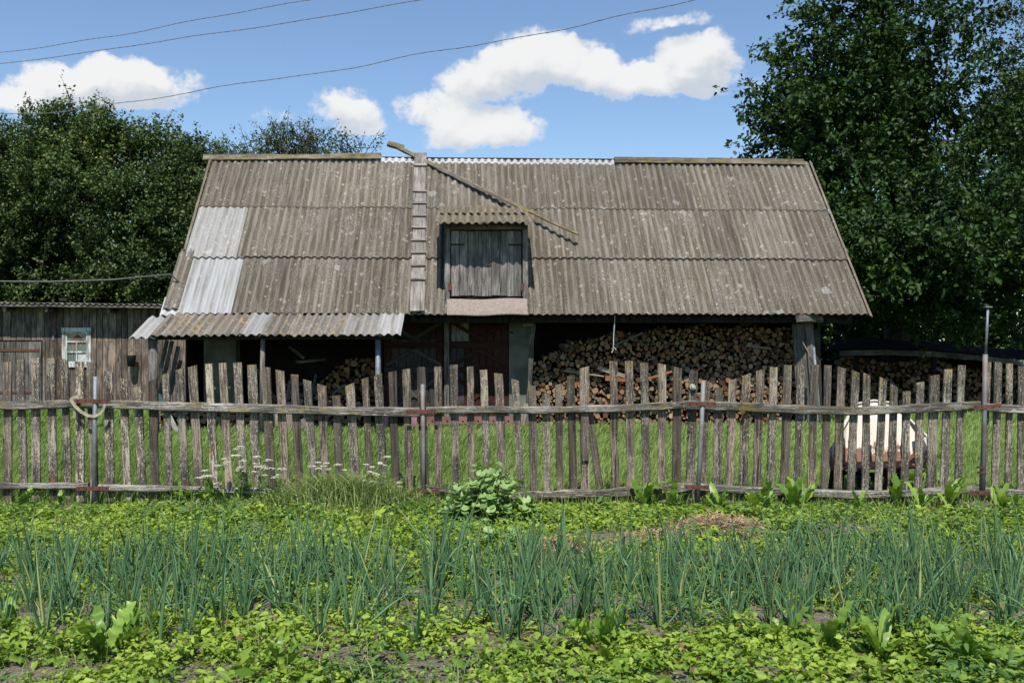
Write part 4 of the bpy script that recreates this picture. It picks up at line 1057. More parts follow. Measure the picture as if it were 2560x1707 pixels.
    wv = MB(); wv.tube([cx - Vector((.02, .06, 0)), cx + Vector((.02, .06, 0))], .04, 8); wv.build('hub', M_['rust'], root)
small_things()

# ------------------------------------------------------------------ low woodshed at the far right
def woodshed():
    D = 25.3; root = empty('woodshed', (11.5, D, 0), 0, 'low open woodshed with sagging roof in the shade of the elm', 'woodshed')
    o = root.location
    top = [(2090, 872), (2200, 869), (2320, 873), (2440, 884), (2560, 897), (2720, 906)]
    pts = [P(x, y, D) - o for x, y in top]; v = []; f = []
    for s, (dy, dz) in enumerate(((-.25, 0), (1.9, .28), (1.9, .24), (-.25, -.05))):
        for p in pts: v.append((p.x, p.y + dy, p.z + dz))
    n = len(pts)
    for s in range(4):
        t = (s + 1) % 4
        for k in range(n - 1): f.append((s * n + k, s * n + k + 1, t * n + k + 1, t * n + k))
    f += [(0, n, 2 * n, 3 * n), (n - 1, 4 * n - 1, 3 * n - 1, 2 * n - 1)]
    m = MB(); m.add(v, f); m.build('roof', M_['felt'], root)
    for k in range(n - 1):
        a, b = pts[k], pts[k + 1]
        board('fascia', a + Vector((.01, -.27, -.11)), b + Vector((-.01, -.27, -.11)), .13, .025, W['barn_grey'], root, seg=3)
    for px in (2135, 2330, 2470, 2620):
        q = P(px, 900, D) - o; zt = float(np.interp(q.x, [p.x for p in pts], [p.z for p in pts])) - .06
        board('post', (q.x, -.1, 0), (q.x, -.1, zt), .11, .1, W['barn_dark'], root, seg=3)
    m = MB(); a, b = pts[0], pts[-1]; m.box((a.x, 1.6, 0), (b.x, 1.65, 1.2)); m.build('rear_boarding', W['barn_dark'], root)
    board('brace', P(2335, 915, D - .05) - o, P(2385, 945, D - .05) - o, .08, .03, W['barn_grey'], root, seg=2)
    logs = pack(P(2120, 0, D).x, P(2700, 0, D).x, lambda x: float(np.interp(x, [p.x + o.x for p in pts], [p.z for p in pts])) - .3 + .08 * math.sin(x * 3), seed=21, dmin=.09, dmax=.16)
    mass_logs('woodshed_firewood', logs, 'dark firewood stacked inside the low woodshed at the far right', lambda p: p, lambda x, z: D + .8 + random.uniform(-.06, .06))
woodshed()
# ------------------------------------------------------------------ trees
def make_tree(name, label, base, lobes, leaf, mat, trunk_r=.22, fork=.3, seed=1, per=34, shoot=(.5, 1.1), up=.45, spread=.42, group=None, cat='tree', twigs=False, shoots_per=11, lw=.62, leaders=0):
    """lobes: (x, y, z, rx, ry, rz, clusters) in world space"""
    r = np.random.default_rng(seed); rr = random.Random(seed)
    root = empty(name, base, 0, label, cat, group); B = np.array(base, dtype=float)
    allv = []; allq = []; alla = []; nv = 0; mb = MB(); tw = MB()
    zf = base[2] + fork * (max(l[2] for l in lobes) - base[2])
    forkp = Vector((rr.uniform(-.1, .1), rr.uniform(-.1, .1), zf - base[2]))
    mb.tube([(0, 0, -.1), (.02, 0, forkp.z * .5), forkp], [trunk_r * 1.25, trunk_r, trunk_r * .8], 8)
    for (cx, cy, cz, rx, ry, rz, ncl) in lobes:
        c = np.array([cx, cy, cz]); rad = np.array([rx, ry, rz])
        lc = Vector(c - B); mid = forkp.lerp(lc, .55) + Vector((rr.uniform(-.3, .3), rr.uniform(-.3, .3), rr.uniform(0, .4)))
        mb.tube([forkp * .93, mid, lc], [trunk_r * .6, trunk_r * .38, trunk_r * .2], 6)
        d = unit(r.normal(size=(ncl, 3))); rho = .48 + .52 * r.random(ncl) ** .55
        cc = c + d * rad * rho[:, None]
        for k in range(0, ncl, 3):
            e = Vector(cc[k] - B); s_ = rr.uniform(.0, .5); st = mid.lerp(lc, s_ * 2) if s_ < .5 else lc
            m2 = st.lerp(e, .5) + Vector((rr.uniform(-.2, .2), rr.uniform(-.2, .2), rr.uniform(-.1, .25)))
            mb.tube([st, m2, e], [trunk_r * .16, trunk_r * .10, trunk_r * .04], 4, caps=False)
        ns = ncl * shoots_per
        ci = np.repeat(np.arange(ncl), shoots_per)
        out = unit((cc - c) / rad)[ci]
        b = cc[ci] + np.clip(r.normal(size=(ns, 3)), -1.5, 1.5) * spread * np.array([1, 1, .6])
        sd = unit(out * .75 + np.array([0, 0, up]) + r.normal(size=(ns, 3)) * .42)
        sl = r.uniform(shoot[0], shoot[1], ns)
        if twigs:
            for k in range(0, ns, 2):
                p0 = Vector(b[k] - B); p1 = p0 + Vector(sd[k]) * float(sl[k]); tw.tube([p0 - Vector(sd[k]) * .3, p0.lerp(p1, .5) + Vector((rr.uniform(-.05, .05), 0, rr.uniform(-.05, .05))), p1], [.016, .011, .005], 3, caps=False)
        if leaders:       # long shoots that break the outline
            k = int(ncl * leaders); dd = unit(r.normal(size=(k, 3)) + np.array([0, -.2, .5]))
            lb = c + dd * rad * .92
            b = np.concatenate([b, lb]); sd = np.concatenate([sd, unit(dd * .8 + np.array([0, 0, .75]) + r.normal(size=(k, 3)) * .25)]); sl = np.concatenate([sl, r.uniform(shoot[1] * .8, shoot[1] * 1.25, k)])
            ci = np.concatenate([ci, r.integers(0, ncl, k)]); ns = ns + k
            for q_ in range(ns - k, ns):
                p0 = Vector(b[q_] - B); mb.tube([p0 - Vector(sd[q_]) * .25, p0 + Vector(sd[q_]) * float(sl[q_]) * .5, p0 + Vector(sd[q_]) * float(sl[q_]) * .97 + Vector((0, 0, -.08))], [.016, .010, .004], 3, caps=False)
        n = ns * per; si = np.repeat(np.arange(ns), per)
        t = r.random(n) ** .8
        pos = b[si] + sd[si] * (t * sl[si])[:, None] + np.array([0, 0, -.10]) * (t ** 2)[:, None] + r.normal(size=(n, 3)) * .055
        ld = unit(sd[si] * .5 + r.normal(size=(n, 3)) * .75 + np.array([0, 0, -.25]))
        nm = unit(r.normal(size=(n, 3)) * .55 + np.array([0, -.25, .8]))
        L = leaf * r.uniform(.65, 1.2, n)
        v, q = leaf_arrays(pos, ld, nm, L, L * lw, fold=.2, droop=.12)
        cv = np.clip(r.random(ncl)[ci][si] * .6 + r.random(n) * .5 - .05, 0, 1)
        allv.append(v - B); allq.append(q + nv); nv += len(v); alla.append(np.repeat(cv, 6))
    mb.build('trunk', M_['bark'], root, smooth=True)
    if twigs: tw.build('twigs', M_['bark'], root)
    mobj('crown', fast_mesh('crown', np.concatenate(allv), np.concatenate(allq), mats=[mat], attr=np.concatenate(alla)), root)
    return root
def lob(px, py, D, rx, rz, n, ry=None):
    p = P(px, py, D); return (p.x, D, p.z, rx, ry or rx, rz, n)
def build_trees():
    # big elm on the right
    D = 27
    make_tree('elm_tree', 'huge dark green elm towering behind the right end of the barn', (P(2240, 900, D).x, D, 0), [
        lob(2180, 150, D, 2.5, 2.2, 36, 2.0), lob(2330, 230, D + .5, 2.0, 1.9, 20, 1.6), lob(2110, 260, D - .5, 1.9, 1.4, 22, 1.5), lob(2035, 340, D - 1, 1.6, 1.0, 18, 1.3),
        lob(2240, 390, D - 1, 3.2, 2.2, 30, 1.9), lob(2480, 470, D, 2.4, 2.2, 27, 1.8), lob(2120, 530, D - 1, 1.9, 1.7, 17, 1.5), lob(2350, 600, D - 3, 3.0, 1.4, 28, 2.2), lob(2180, 690, D - 3.5, 2.3, .8, 28, 2.0),
        lob(2480, 620, D - 3.5, 2.8, 1.2, 28, 2.4), lob(2370, 690, D - 3.5, 2.6, .6, 22, 2.4), lob(2110, 760, D - 2.5, 1.2, .35, 8, 1.2), lob(2200, -50, D, 2.0, 1.5, 20, 1.6), lob(2640, 600, D, 2.0, 3.0, 20, 2.0)],
        .145, M_['tree_r'], trunk_r=.36, fork=.30, seed=5, per=26, shoot=(.5, 1.25), up=.42, spread=.40, shoots_per=12, leaders=.6)
    D = 31
    make_tree('slender_tree', 'small leaved tree at the right edge beyond the elm', (P(2650, 900, D).x, D, 0), [lob(2630, 120, D, 1.4, 2.2, 26), lob(2600, 290, D, 1.2, 1.5, 20), lob(2640, 480, D, 1.5, 2.4, 22)], .10, M_['tree_m'], trunk_r=.16, seed=8, per=22, up=.1, twigs=True)
    # left pear tree and its neighbour
    D = 29
    make_tree('pear_tree', 'broad glossy pear tree behind the plank shed', (P(230, 900, D).x, D, 0), [
        lob(170, 430, D, 1.8, 1.1, 24, 1.5), lob(310, 455, D, 1.9, 1.2, 25, 1.5), lob(60, 500, D, 1.8, 1.5, 24, 1.6), lob(240, 570, D - 1, 3.0, 1.6, 40, 2.2), lob(400, 570, D - 1, 1.7, 1.7, 26, 1.6),
        lob(120, 690, D - 1.5, 2.6, 1.0, 32, 1.8), lob(340, 690, D - 1.5, 2.4, 1.0, 30, 1.8), lob(10, 620, D - 1, 1.6, 1.9, 19, 1.4), lob(150, 350, D, .7, .75, 8), lob(195, 335, D, .4, .7, 5), lob(270, 350, D, .5, .8, 6), lob(110, 380, D, .45, .6, 5), lob(345, 390, D, .6, .6, 6), lob(60, 420, D, .6, .6, 6)],
        .095, M_['tree_l'], trunk_r=.26, fork=.28, seed=11, per=34, shoot=(.35, .95), up=.75, spread=.32, shoots_per=17, leaders=.5)
    make_tree('plum_tree', 'smaller plum tree between the pear tree and the barn roof', (P(470, 900, D + 1).x, D + 1, 0), [lob(445, 455, D, 1.0, .9, 20), lob(495, 480, D, .9, 1.1, 22), lob(480, 600, D, 1.3, 1.6, 42), lob(430, 720, D, 1.5, 1.2, 40)], .095, M_['tree_l'], trunk_r=.16, seed=12, per=32, shoot=(.35, .85), up=.6, spread=.32, leaders=.5)
    make_tree('hazel_tree', 'leafy tree cut by the left edge behind the shed', (P(-90, 900, D - 2).x, D - 2, 0), [lob(-60, 480, D - 2, 1.9, 1.9, 52), lob(-40, 640, D - 2, 1.9, 1.4, 46), lob(10, 385, D - 1, .6, .6, 8)], .095, M_['tree_l'], trunk_r=.18, seed=13, per=32, shoot=(.35, .9), up=.6, spread=.33)
    # gnarled apple behind the ridge
    D = 34
    make_tree('apple_tree', 'gnarled sparse apple tree rising behind the left ridge of the barn', (P(735, 900, D).x, D, 0), [
        lob(735, 370, D, 1.05, .42, 20), lob(640, 392, D, .9, .34, 11), lob(580, 385, D, .5, .25, 5), lob(810, 388, D, .9, .35, 12), lob(880, 380, D, .5, .35, 6), lob(690, 350, D, .4, .2, 4), lob(770, 350, D, .45, .2, 4), lob(740, 450, D, 2.2, .8, 24)],
        .085, M_['tree_m'], trunk_r=.2, fork=.62, seed=17, per=11, shoot=(.35, .9), up=.45, spread=.26, twigs=True, shoots_per=8)
    # darker growth that closes the view behind
    for k, (px, py, D, rx, rz, lab) in enumerate(((2070, 780, 31, 2.6, 1.4, 'dark bush filling the shade left of the woodshed'), (2300, 800, 34, 3.0, 1.3, 'dark bush behind the middle of the woodshed'), (2560, 790, 34, 3.2, 1.5, 'dark bush behind the right end of the woodshed'),
                                               (60, 745, 34, 3.4, 1.6, 'dark bush low behind the left of the shed roof'), (330, 745, 34, 3.4, 1.6, 'dark bush low behind the right of the shed roof'))):
        p = P(px, py, D)
        make_tree('background_bush', lab, (p.x, D, 0), [(p.x, D, p.z, rx, 1.6, rz, 60), (p.x, D, 1.2, rx, 1.6, 1.2, 60)], .15, M_['tree_r'], trunk_r=.12, fork=.3, seed=40 + k, per=18, cat='bush', shoots_per=8, group='bushes closing the view')
build_trees()

# ------------------------------------------------------------------ picket fence
# x of top edges, top height left and right, x at the lower rail: photograph measures of the leaning pickets
S = 700 / 1829.0
PK = [  # origin x, left, right, top-left y, top-right y, centre x low (at y 1390), in zoom units
 (0,[(18,75,585,585,45),(103,152,570,570,152),(202,257,558,558,233),(300,357,562,562,343),(392,440,572,572,440),(490,543,583,583,520),(563,618,585,592,612),(675,733,643,652,715),(776,828,688,702,828),(870,922,750,750,925),(966,1020,712,688,1010),(1055,1100,670,655,1105),(1143,1195,640,628,1205),(1223,1283,620,608,1300),(1335,1387,600,597,1398),(1427,1480,592,588,1495),(1522,1575,590,592,1588),(1613,1673,602,603,1675)]),
 (640,[(35,92,620,622,97),(127,181,637,645,192),(224,274,664,673,282),(306,357,697,712,380),(402,458,730,747,449),(495,549,803,803,547),(582,640,742,724,652),(690,735,697,687,744),(768,822,675,660,832),(866,916,652,642,911),(953,1007,635,627,1001),(1050,1105,615,615,1101),(1163,1214,615,615,1192),(1263,1317,607,607,1308),(1377,1422,614,614,1407),(1463,1512,636,636,1513),(1555,1613,655,662,1613),(1668,1718,692,709,1729)]),
 (1280,[(103,155,735,746,145),(197,247,793,793,230),(280,327,735,725,315),(357,410,679,675,402),(442,502,630,610,480),(637,687,577,579,675),(737,790,580,580,778),(838,888,590,592,880),(955,1008,592,606,980),(1055,1112,613,628,1075),(1158,1215,642,642,1165),(1245,1293,700,716,1245),(1327,1380,752,752,1340),(1418,1470,712,695,1420),(1507,1560,676,662,1510),(1597,1650,646,637,1600),(1687,1738,622,620,1690)]),
 (1860,[(262,315,607,605,265),(350,398,602,602,352),(442,492,600,600,440),(527,575,604,606,527),(615,667,617,628,615),(706,758,640,655,700),(782,830,660,676,795),(888,937,683,705,880),(958,1007,725,750,967),(1042,1093,776,776,1050),(1130,1180,726,712,1142),(1218,1280,680,668,1225),(1310,1362,636,630,1310),(1403,1450,608,606,1402),(1573,1617,583,583,1565),(1640,1688,587,587,1645),(1717,1760,597,597,1730),(1793,1840,612,614,1815),(1880,1930,630,636,1900),(1975,2025,655,664,1990)])]
def build_fence():
    root = empty('picket_fence', (0, FD, 0), 0, 'weathered grey picket fence on pipe posts with scalloped top', 'fence')
    def X(px): return (px - 1280) / F * FD
    def Z(py): return CH - (py - 853) / F * FD
    mats = [W['picket']] * 5 + [W['picket_bare']] * 3 + [W['picket_brown']] * 2 + [W['picket_orange']]
    rows = [(o + l * S, o + r * S, 680 + a * S, 680 + b * S, o + c * S) for o, g in PK for (l, r, a, b, c) in g]
    rows = [(x0 - 37 * k - 20, x0 - 37 * k + 2, 905 + 8 * min(k, abs(8 - k)), 905 + 8 * min(k, abs(8 - k)), x0 - 37 * k - 8) for k, x0 in [(q, 20) for q in range(1, 14)]] + rows + [(2640 + 37 * k, 2662 + 37 * k, 935 - 5 * abs(6 - k), 935 - 5 * abs(6 - k), 2650 + 37 * k) for k in range(13)]
    for i, (l, r, a, b, c) in enumerate(rows):
        cx = X((l + r) / 2); w = X(r) - X(l); za, zb = Z(a), Z(b); zt = (za + zb) / 2
        zl = Z(1212); cl = X(c); slope = (cx - cl) / (zt - zl)
        zbt = random.uniform(-.05, .03); bx = cl + slope * (zbt - zl)
        mt = W['picket_orange'] if i in (3, 7, 16, 17, 18, 22) else random.choice(mats)
        lean = random.uniform(-.012, .012)
        o = board('picket', (bx, .013, zbt), (cx, .013 + lean * 0, zt), w * random.uniform(.97, 1.03), .022, mt, root, seg=9, wob=.0035, slant=zb - za, ragged=.006)
        o['mossz'] = (zt - zbt)
    # the broken spare boards in the third bay
    def spare(px0, py0, px1, py1, w, rag, y):
        o = board('picket', (X(px0), y, Z(py0)), (X(px1), y, Z(py1)), w, .02, W['picket_brown'], root, seg=6, wob=.004, ragged=rag); o['mossz'] = 99
    spare(1500, 1216, 1474, 1030, .075, .0, .04); spare(1463, 1150, 1461, 1028, .080, .004, -.014)
    # rails: top and bottom, by bays between the posts
    top = [[(-520, 1020), (-130, 1016), (0, 1013), (120, 1011), (245, 1006)], [(200, 1007), (330, 1011), (480, 1016), (700, 1022), (880, 1027), (1050, 1029)],
           [(1066, 1024), (1180, 1023), (1340, 1024), (1480, 1021), (1600, 1017), (1720, 1010)], [(1712, 1012), (1860, 1016), (2000, 1023), (2130, 1027), (2260, 1022), (2360, 1016), (2455, 1011)],
           [(2462, 1017), (2560, 1023), (2700, 1028), (3140, 1014)]]
    low = [[(-520, 1214), (-130, 1212), (0, 1213), (120, 1213), (225, 1212)], [(250, 1217), (400, 1219), (560, 1223), (680, 1226)],
           [(1060, 1216), (1120, 1226), (1180, 1238), (1290, 1238)], [(1160, 1240), (1320, 1237), (1480, 1232), (1620, 1225), (1730, 1215)],
           [(1740, 1215), (1860, 1224), (2000, 1229), (2130, 1235), (2260, 1232), (2360, 1225), (2445, 1220)], [(2455, 1225), (2560, 1233), (2700, 1238), (3140, 1222)]]
    def rail(pts, h, t, mat, wob):
        px = np.array([p[0] for p in pts]); py = np.array([p[1] for p in pts])
        n = max(6, int((px[-1] - px[0]) / 34)); xs = np.linspace(px[0], px[-1], n + 1); ys = np.interp(xs, px, py)
        ln = X(px[-1]) - X(px[0])
        # built along local Z so that the grain follows the rail
        v = []; f = []; k = 8
        for i in range(n + 1):
            z = X(xs[i]) - X(px[0]); cy = Z(ys[i]); hh = h / 2 + random.uniform(-wob, wob); tt = t / 2; ch = .012
            dd = random.uniform(-wob, wob) * .4
            for (a, b) in ((-hh, -tt + ch), (-hh + ch, -tt), (hh - ch, -tt), (hh, -tt + ch), (hh, tt - .004), (hh - .004, tt), (-hh + .004, tt), (-hh, tt - .004)):
                v.append((a + dd + random.uniform(-wob, wob) * .3 + (cy - Z(py[0])), b + (random.uniform(-wob, 0) if b < 0 else 0), z))
        for i in range(n):
            for j in range(k):
                j2 = (j + 1) % k; f.append((i * k + j, (i + 1) * k + j, (i + 1) * k + j2, i * k + j2))
        f.append(tuple(range(k))); f.append(tuple(n * k + j for j in range(k))[::-1])
        me = bpy.data.meshes.new('rail'); me.from_pydata(v, [], f); me.materials.append(mat); me.update()
        # local X -> world Z, local Y -> world Y, local Z -> world X
        m = Matrix(((0, 0, 1, X(px[0])), (0, 1, 0, -t / 2 - .001), (1, 0, 0, Z(py[0])), (0, 0, 0, 1)))
        o = mobj('rail', me, root, mat=m); return o
    for k, p in enumerate(top):
        o = rail(p, .088 if k != 2 else .075, .052, W['rail'], .006); o['mossz'] = 0.0
    for k, p in enumerate(low):
        o = rail(p, (.066, .062, .05, .085, .078, .075)[k], .05, W['rail_dark'] if k in (2, 3) else W['rail'], .010 if k in (2, 3) else .005); o['mossz'] = 99.0
    # pipe posts with flat iron brackets
    def pipe(pts, rad, mat, name='post'):
        m = MB(); m.tube([(X(a), -.082, Z(b)) for a, b in pts], rad, 12); return m.build(name, mat, root, smooth=False)
    def smooth_o(o):
        o.data.polygons.foreach_set('use_smooth', [len(p.vertices) == 4 for p in o.data.polygons]); return o
    smooth_o(pipe([(247, 940), (245, 1100), (243, 1290)], .0235, M_['pipe']))
    smooth_o(pipe([(1058, 959), (1060, 1100), (1061, 1290)], .021, M_['pipe_rust']))
    smooth_o(pipe([(1755, 950), (1748, 1100), (1738, 1290)], .023, M_['pipe_rust']))
    p4 = smooth_o(pipe([(2454, 885), (2452, 1000), (2446, 1290)], .024, M_['pipe_rust']))
    smooth_o(pipe([(2460, 772), (2455, 886)], .0125, M_['pipe'], 'post_extension'))
    m = MB(); m.box((X(2460) - .035, -.11, Z(769)), (X(2460) + .035, -.055, Z(766))); m.build('cap_plate', M_['pipe'], root)
    m = MB(); m.tube([(X(2460), -.082, Z(766)), (X(2460), -.082, Z(762))], .01, 6); m.build('cap_bolt', M_['rust'], root)
    m = MB(); m.tube([(X(2444), -.082, Z(1167)), (X(2444), -.082, Z(1163))], .038, 10); m.tube([(X(2444), -.082, Z(1179)), (X(2444), -.082, Z(1176))], .038, 10); m.build('clamp', M_['rust'], root)
    for (px, py, w, tilt) in ((243, 1000, 88, 0), (243, 1216, 80, 0), (1055, 1027, 78, -1), (1066, 1222, 70, 1), (1750, 1007, 72, 1), (1743, 1213, 74, 2), (2456, 1014, 70, -3), (2446, 1227, 66, 1)):
        x0, x1 = X(px - w / 2), X(px + w / 2); z = Z(py); dz = -tilt / F * FD
        m = MB(); h = .020
        m.add([(x0, -.112, z - h - dz), (x1, -.112, z - h + dz), (x1, -.112, z + h + dz), (x0, -.112, z + h - dz), (x0, -.106, z - h - dz), (x1, -.106, z - h + dz), (x1, -.106, z + h + dz), (x0, -.106, z + h - dz)],
              [(0, 1, 2, 3), (7, 6, 5, 4), (0, 4, 5, 1), (1, 5, 6, 2), (2, 6, 7, 3), (3, 7, 4, 0)]); b = m.build('bracket', M_['rust'], root)
        m = MB()
        for t in (-.42, -.2, .2, .42): m.tube([(x0 + (x1 - x0) * (t + .5), -.116, z), (x0 + (x1 - x0) * (t + .5), -.111, z)], .006, 6)
        m.build('bolt', M_['black'], b)
    # round knob nailed on a picket
    m = MB(); m.tube([(X(1731), -.03, Z(967)), (X(1731), .0, Z(967))], [.03, .034], 12); m.tube([(X(1731), -.05, Z(965)), (X(1731), -.028, Z(965))], [.018, .022], 10)
    m.build('knob', plain_mat('grey_porcelain', (.42, .44, .38), .4), root)
    # nail heads
    for (l, r, a, b, c) in rows:
        pass
    return X, Z
FX, FZ = build_fence()
def fence_extras():
    # webbing strap slung round the first post
    pts = [(190, 996), (200, 1012), (215, 1026), (232, 1036), (247, 1038), (262, 1031), (270, 1020), (275, 1007)]
    o0 = Vector((FX(243), FD - .12, FZ(1030))); root = empty('webbing_strap', o0, 0, 'beige webbing strap slung in a loop round the leftmost pipe post', 'strap')
    def ribbon(pts, w, name, dep=0.0):
        v = []; f = []; n = len(pts)
        for i, (a, b) in enumerate(pts):
            p = Vector((FX(a), FD - .118 - dep - .006 * math.sin(i), FZ(b))) - o0; q = pts[min(i + 1, n - 1)]; q0 = pts[max(i - 1, 0)]
            t = Vector((q[0] - q0[0], 0, -(q[1] - q0[1]))).normalized(); s = Vector((-t.z, .25, t.x)) * w / 2
            v += [p - s, p + s, p + s + Vector((0, .003, 0)), p - s + Vector((0, .003, 0))]
        for i in range(n - 1):
            for j in range(4): f.append((i * 4 + j, i * 4 + (j + 1) % 4, i * 4 + 4 + (j + 1) % 4, i * 4 + 4 + j))
        f += [(0, 3, 2, 1), (4 * n - 4, 4 * n - 3, 4 * n - 2, 4 * n - 1)]
        m = MB(); m.add(v, f); m.build(name, M_['cloth'], root)
    ribbon(pts, .030, 'loop'); ribbon([(197, 1000), (199, 1016), (197, 1030), (195, 1043)], .026, 'loose_end', -.03)
    ribbon([(186, 997), (196, 991), (207, 989)], .03, 'knot', -.02)
    # dried sunflower head hanging from the rail of the fourth bay
    c = Vector((FX(1852), FD - .075, FZ(1022))); root = empty('dried_seed_head', c, 0, 'dry brown seed head tied to the top rail in the fourth bay', 'seed head')
    m = MB(); v = [(0, -.012, 0)]; n = 12
    for k in range(n):
        a = 2 * math.pi * k / n; v.append((.032 * math.cos(a) * random.uniform(.85, 1.1), 0, .048 * math.sin(a) * random.uniform(.85, 1.1)))
    for k in range(n):
        v.append((v[k + 1][0] * .9, .014, v[k + 1][2] * .9))
    f = [(0, 1 + (k + 1) % n, 1 + k) for k in range(n)] + [(1 + k, 1 + (k + 1) % n, 1 + n + (k + 1) % n, 1 + n + k) for k in range(n)] + [tuple(1 + n + k for k in range(n))]
    m.add(v, f); m.build('seed_disc', M_['dry'], root)
    m = MB(); m.tube([(0, -.002, .04), (-.005, 0, .07), (.0, .02, .085)], .005, 5); m.tube([(0, -.004, -.04), (-.008, -.004, -.08), (-.012, -.002, -.10)], .004, 5); m.build('stalk', M_['dry'], root)
    # binding wires round the rails
    for k, (px, y0, y1, y2, lab) in enumerate(((687, 1008, 1030, 1040, 'thin dark binding wire round the top rail of the second bay, left one'), (763, 1012, 1036, 1050, 'thin pale binding wire round the top rail of the second bay, middle one'), (959, 1018, 1044, 1120, 'long thin wire hanging from the top rail left of the second pipe post'), (1300, 1014, 1026, 1040, 'thin pale binding wire round the top rail of the third bay'))):
        c = Vector((FX(px), FD - .058, FZ(y1))); pts = [Vector((FX(px), FD - .05 + .05, FZ(y0 + 1))), Vector((FX(px), FD - .058, FZ(y0 + 4))), c, Vector((FX(px + 4), FD - .060, FZ(y2)))]
        root = empty('binding_wire', c, 0, lab, 'wire'); m = MB(); m.tube([p - c for p in pts], .003, 4); m.build('wire', M_['cable'], root)
fence_extras()

# ------------------------------------------------------------------ overhead wires
def overhead():
    def wire(name, label, px, D0, D1, rad, amp, mat, extend=(-500, 500)):
        xs = [p[0] for p in px]; ys = [p[1] for p in px]; n = 70
        s0 = (ys[1] - ys[0]) / (xs[1] - xs[0]); s1 = (ys[-1] - ys[-2]) / (xs[-1] - xs[-2])
        pts = []
        lo, hi = xs[0] + extend[0], xs[-1] + extend[1]
        for i in range(n + 1):
            x = lo + (hi - lo) * i / n
            y = ys[0] + s0 * (x - xs[0]) if x < xs[0] else ys[-1] + s1 * (x - xs[-1]) if x > xs[-1] else float(np.interp(x, xs, ys))
            t = (x - xs[0]) / (xs[-1] - xs[0]); D = D0 + (D1 - D0) * t
            pts.append(P(x, y + amp * math.sin(x / 41.0 + D0) + amp * .6 * math.sin(x / 97.0), D))
        c = pts[n // 2]; root = empty(name, c, 0, label, 'wire', 'overhead wires' if 'twisted' in label else None)
        m = MB(); m.tube([p - c for p in pts], rad, 5); m.build('strand', mat, root, smooth=True)
        m = MB(); k = 5; tw = []
        for i in range(n * k):
            j, t = divmod(i, k); p = pts[j].lerp(pts[min(j + 1, n)], t / k); a = i * 1.1
            tw.append(p - c + Vector((0, math.cos(a), math.sin(a))) * rad * .8)
        m.tube(tw, rad * .55, 4); m.build('twisted_strand', mat, root)
    wire('overhead_wire', 'twisted overhead wire crossing the sky, topmost of three', [(0, 132), (150, 110), (300, 88), (500, 50), (640, 22), (775, 0)], 12, 10, .0036, 1.6, M_['wire'])
    wire('overhead_wire', 'twisted overhead wire crossing the sky, middle of three', [(0, 160), (240, 128), (480, 92), (720, 57), (900, 26), (1058, 0)], 11.6, 9.2, .0038, 1.0, M_['wire'])
    wire('overhead_wire', 'twisted overhead wire crossing the sky, lowest and longest of three', [(0, 287), (150, 278), (300, 258), (480, 233), (620, 203), (780, 186), (900, 165), (1100, 127), (1280, 98), (1500, 52), (1740, 0)], 11, 8, .0036, 2.2, M_['wire'])
    # service cable from the left to the barn gable
    a = b_world((XL - .05, .6, 2.75)); pts = [P(-500, 690, 17.5), P(-200, 700, 17.8), P(0, 703, 18), P(120, 704, 18.2), P(280, 699, 18.5), P(426, 685, 18.9), b_world((XL + .25, .75, 2.62))]
    root = empty('service_cable', pts[3], 0, 'grey service cable sagging from the left to the barn gable', 'cable')
    m = MB(); m.tube([p - pts[3] for p in pts], .017, 6); m.build('cable_run', M_['cable'], root, smooth=True)
overhead()
# ------------------------------------------------------------------ lawn grass behind the fence
def blades(name, label, pos, h, w, lean, mat, kind='stuff', cat=None, wind=(.35, .1), var=None, bend=.5):
    n = len(pos); r = rng
    ang = r.uniform(0, 2 * np.pi, n); side = np.stack([np.cos(ang), np.sin(ang), np.zeros(n)], 1)
    ld = np.stack([r.normal(wind[0], lean, n), r.normal(wind[1], lean, n), np.zeros(n)], 1)
    up = np.array([0, 0, 1.0])
    mid = pos + up * (h * .58)[:, None] + ld * (h * .28)[:, None]
    tip = pos + up * (h * (1 - bend * .25))[:, None] + ld * (h * (.6 + bend * .5))[:, None]
    s = side * (w / 2)[:, None]
    v = np.stack([pos - s, pos + s, mid + s * .75, mid - s * .75, tip], 1).reshape(-1, 3)
    i = np.arange(n)[:, None] * 5
    q = i + np.array([[0, 1, 2, 3]]); t = i + np.array([[3, 2, 4]])
    if var is None: var = r.random(n)
    return mobj_tag(name, fast_mesh(name, v, q, t, mats=[mat], attr=np.repeat(var, 5)), label, cat, kind)
def mobj_tag(name, me, label, cat, kind):
    return tag(mobj(name, me), label, cat, kind=kind)
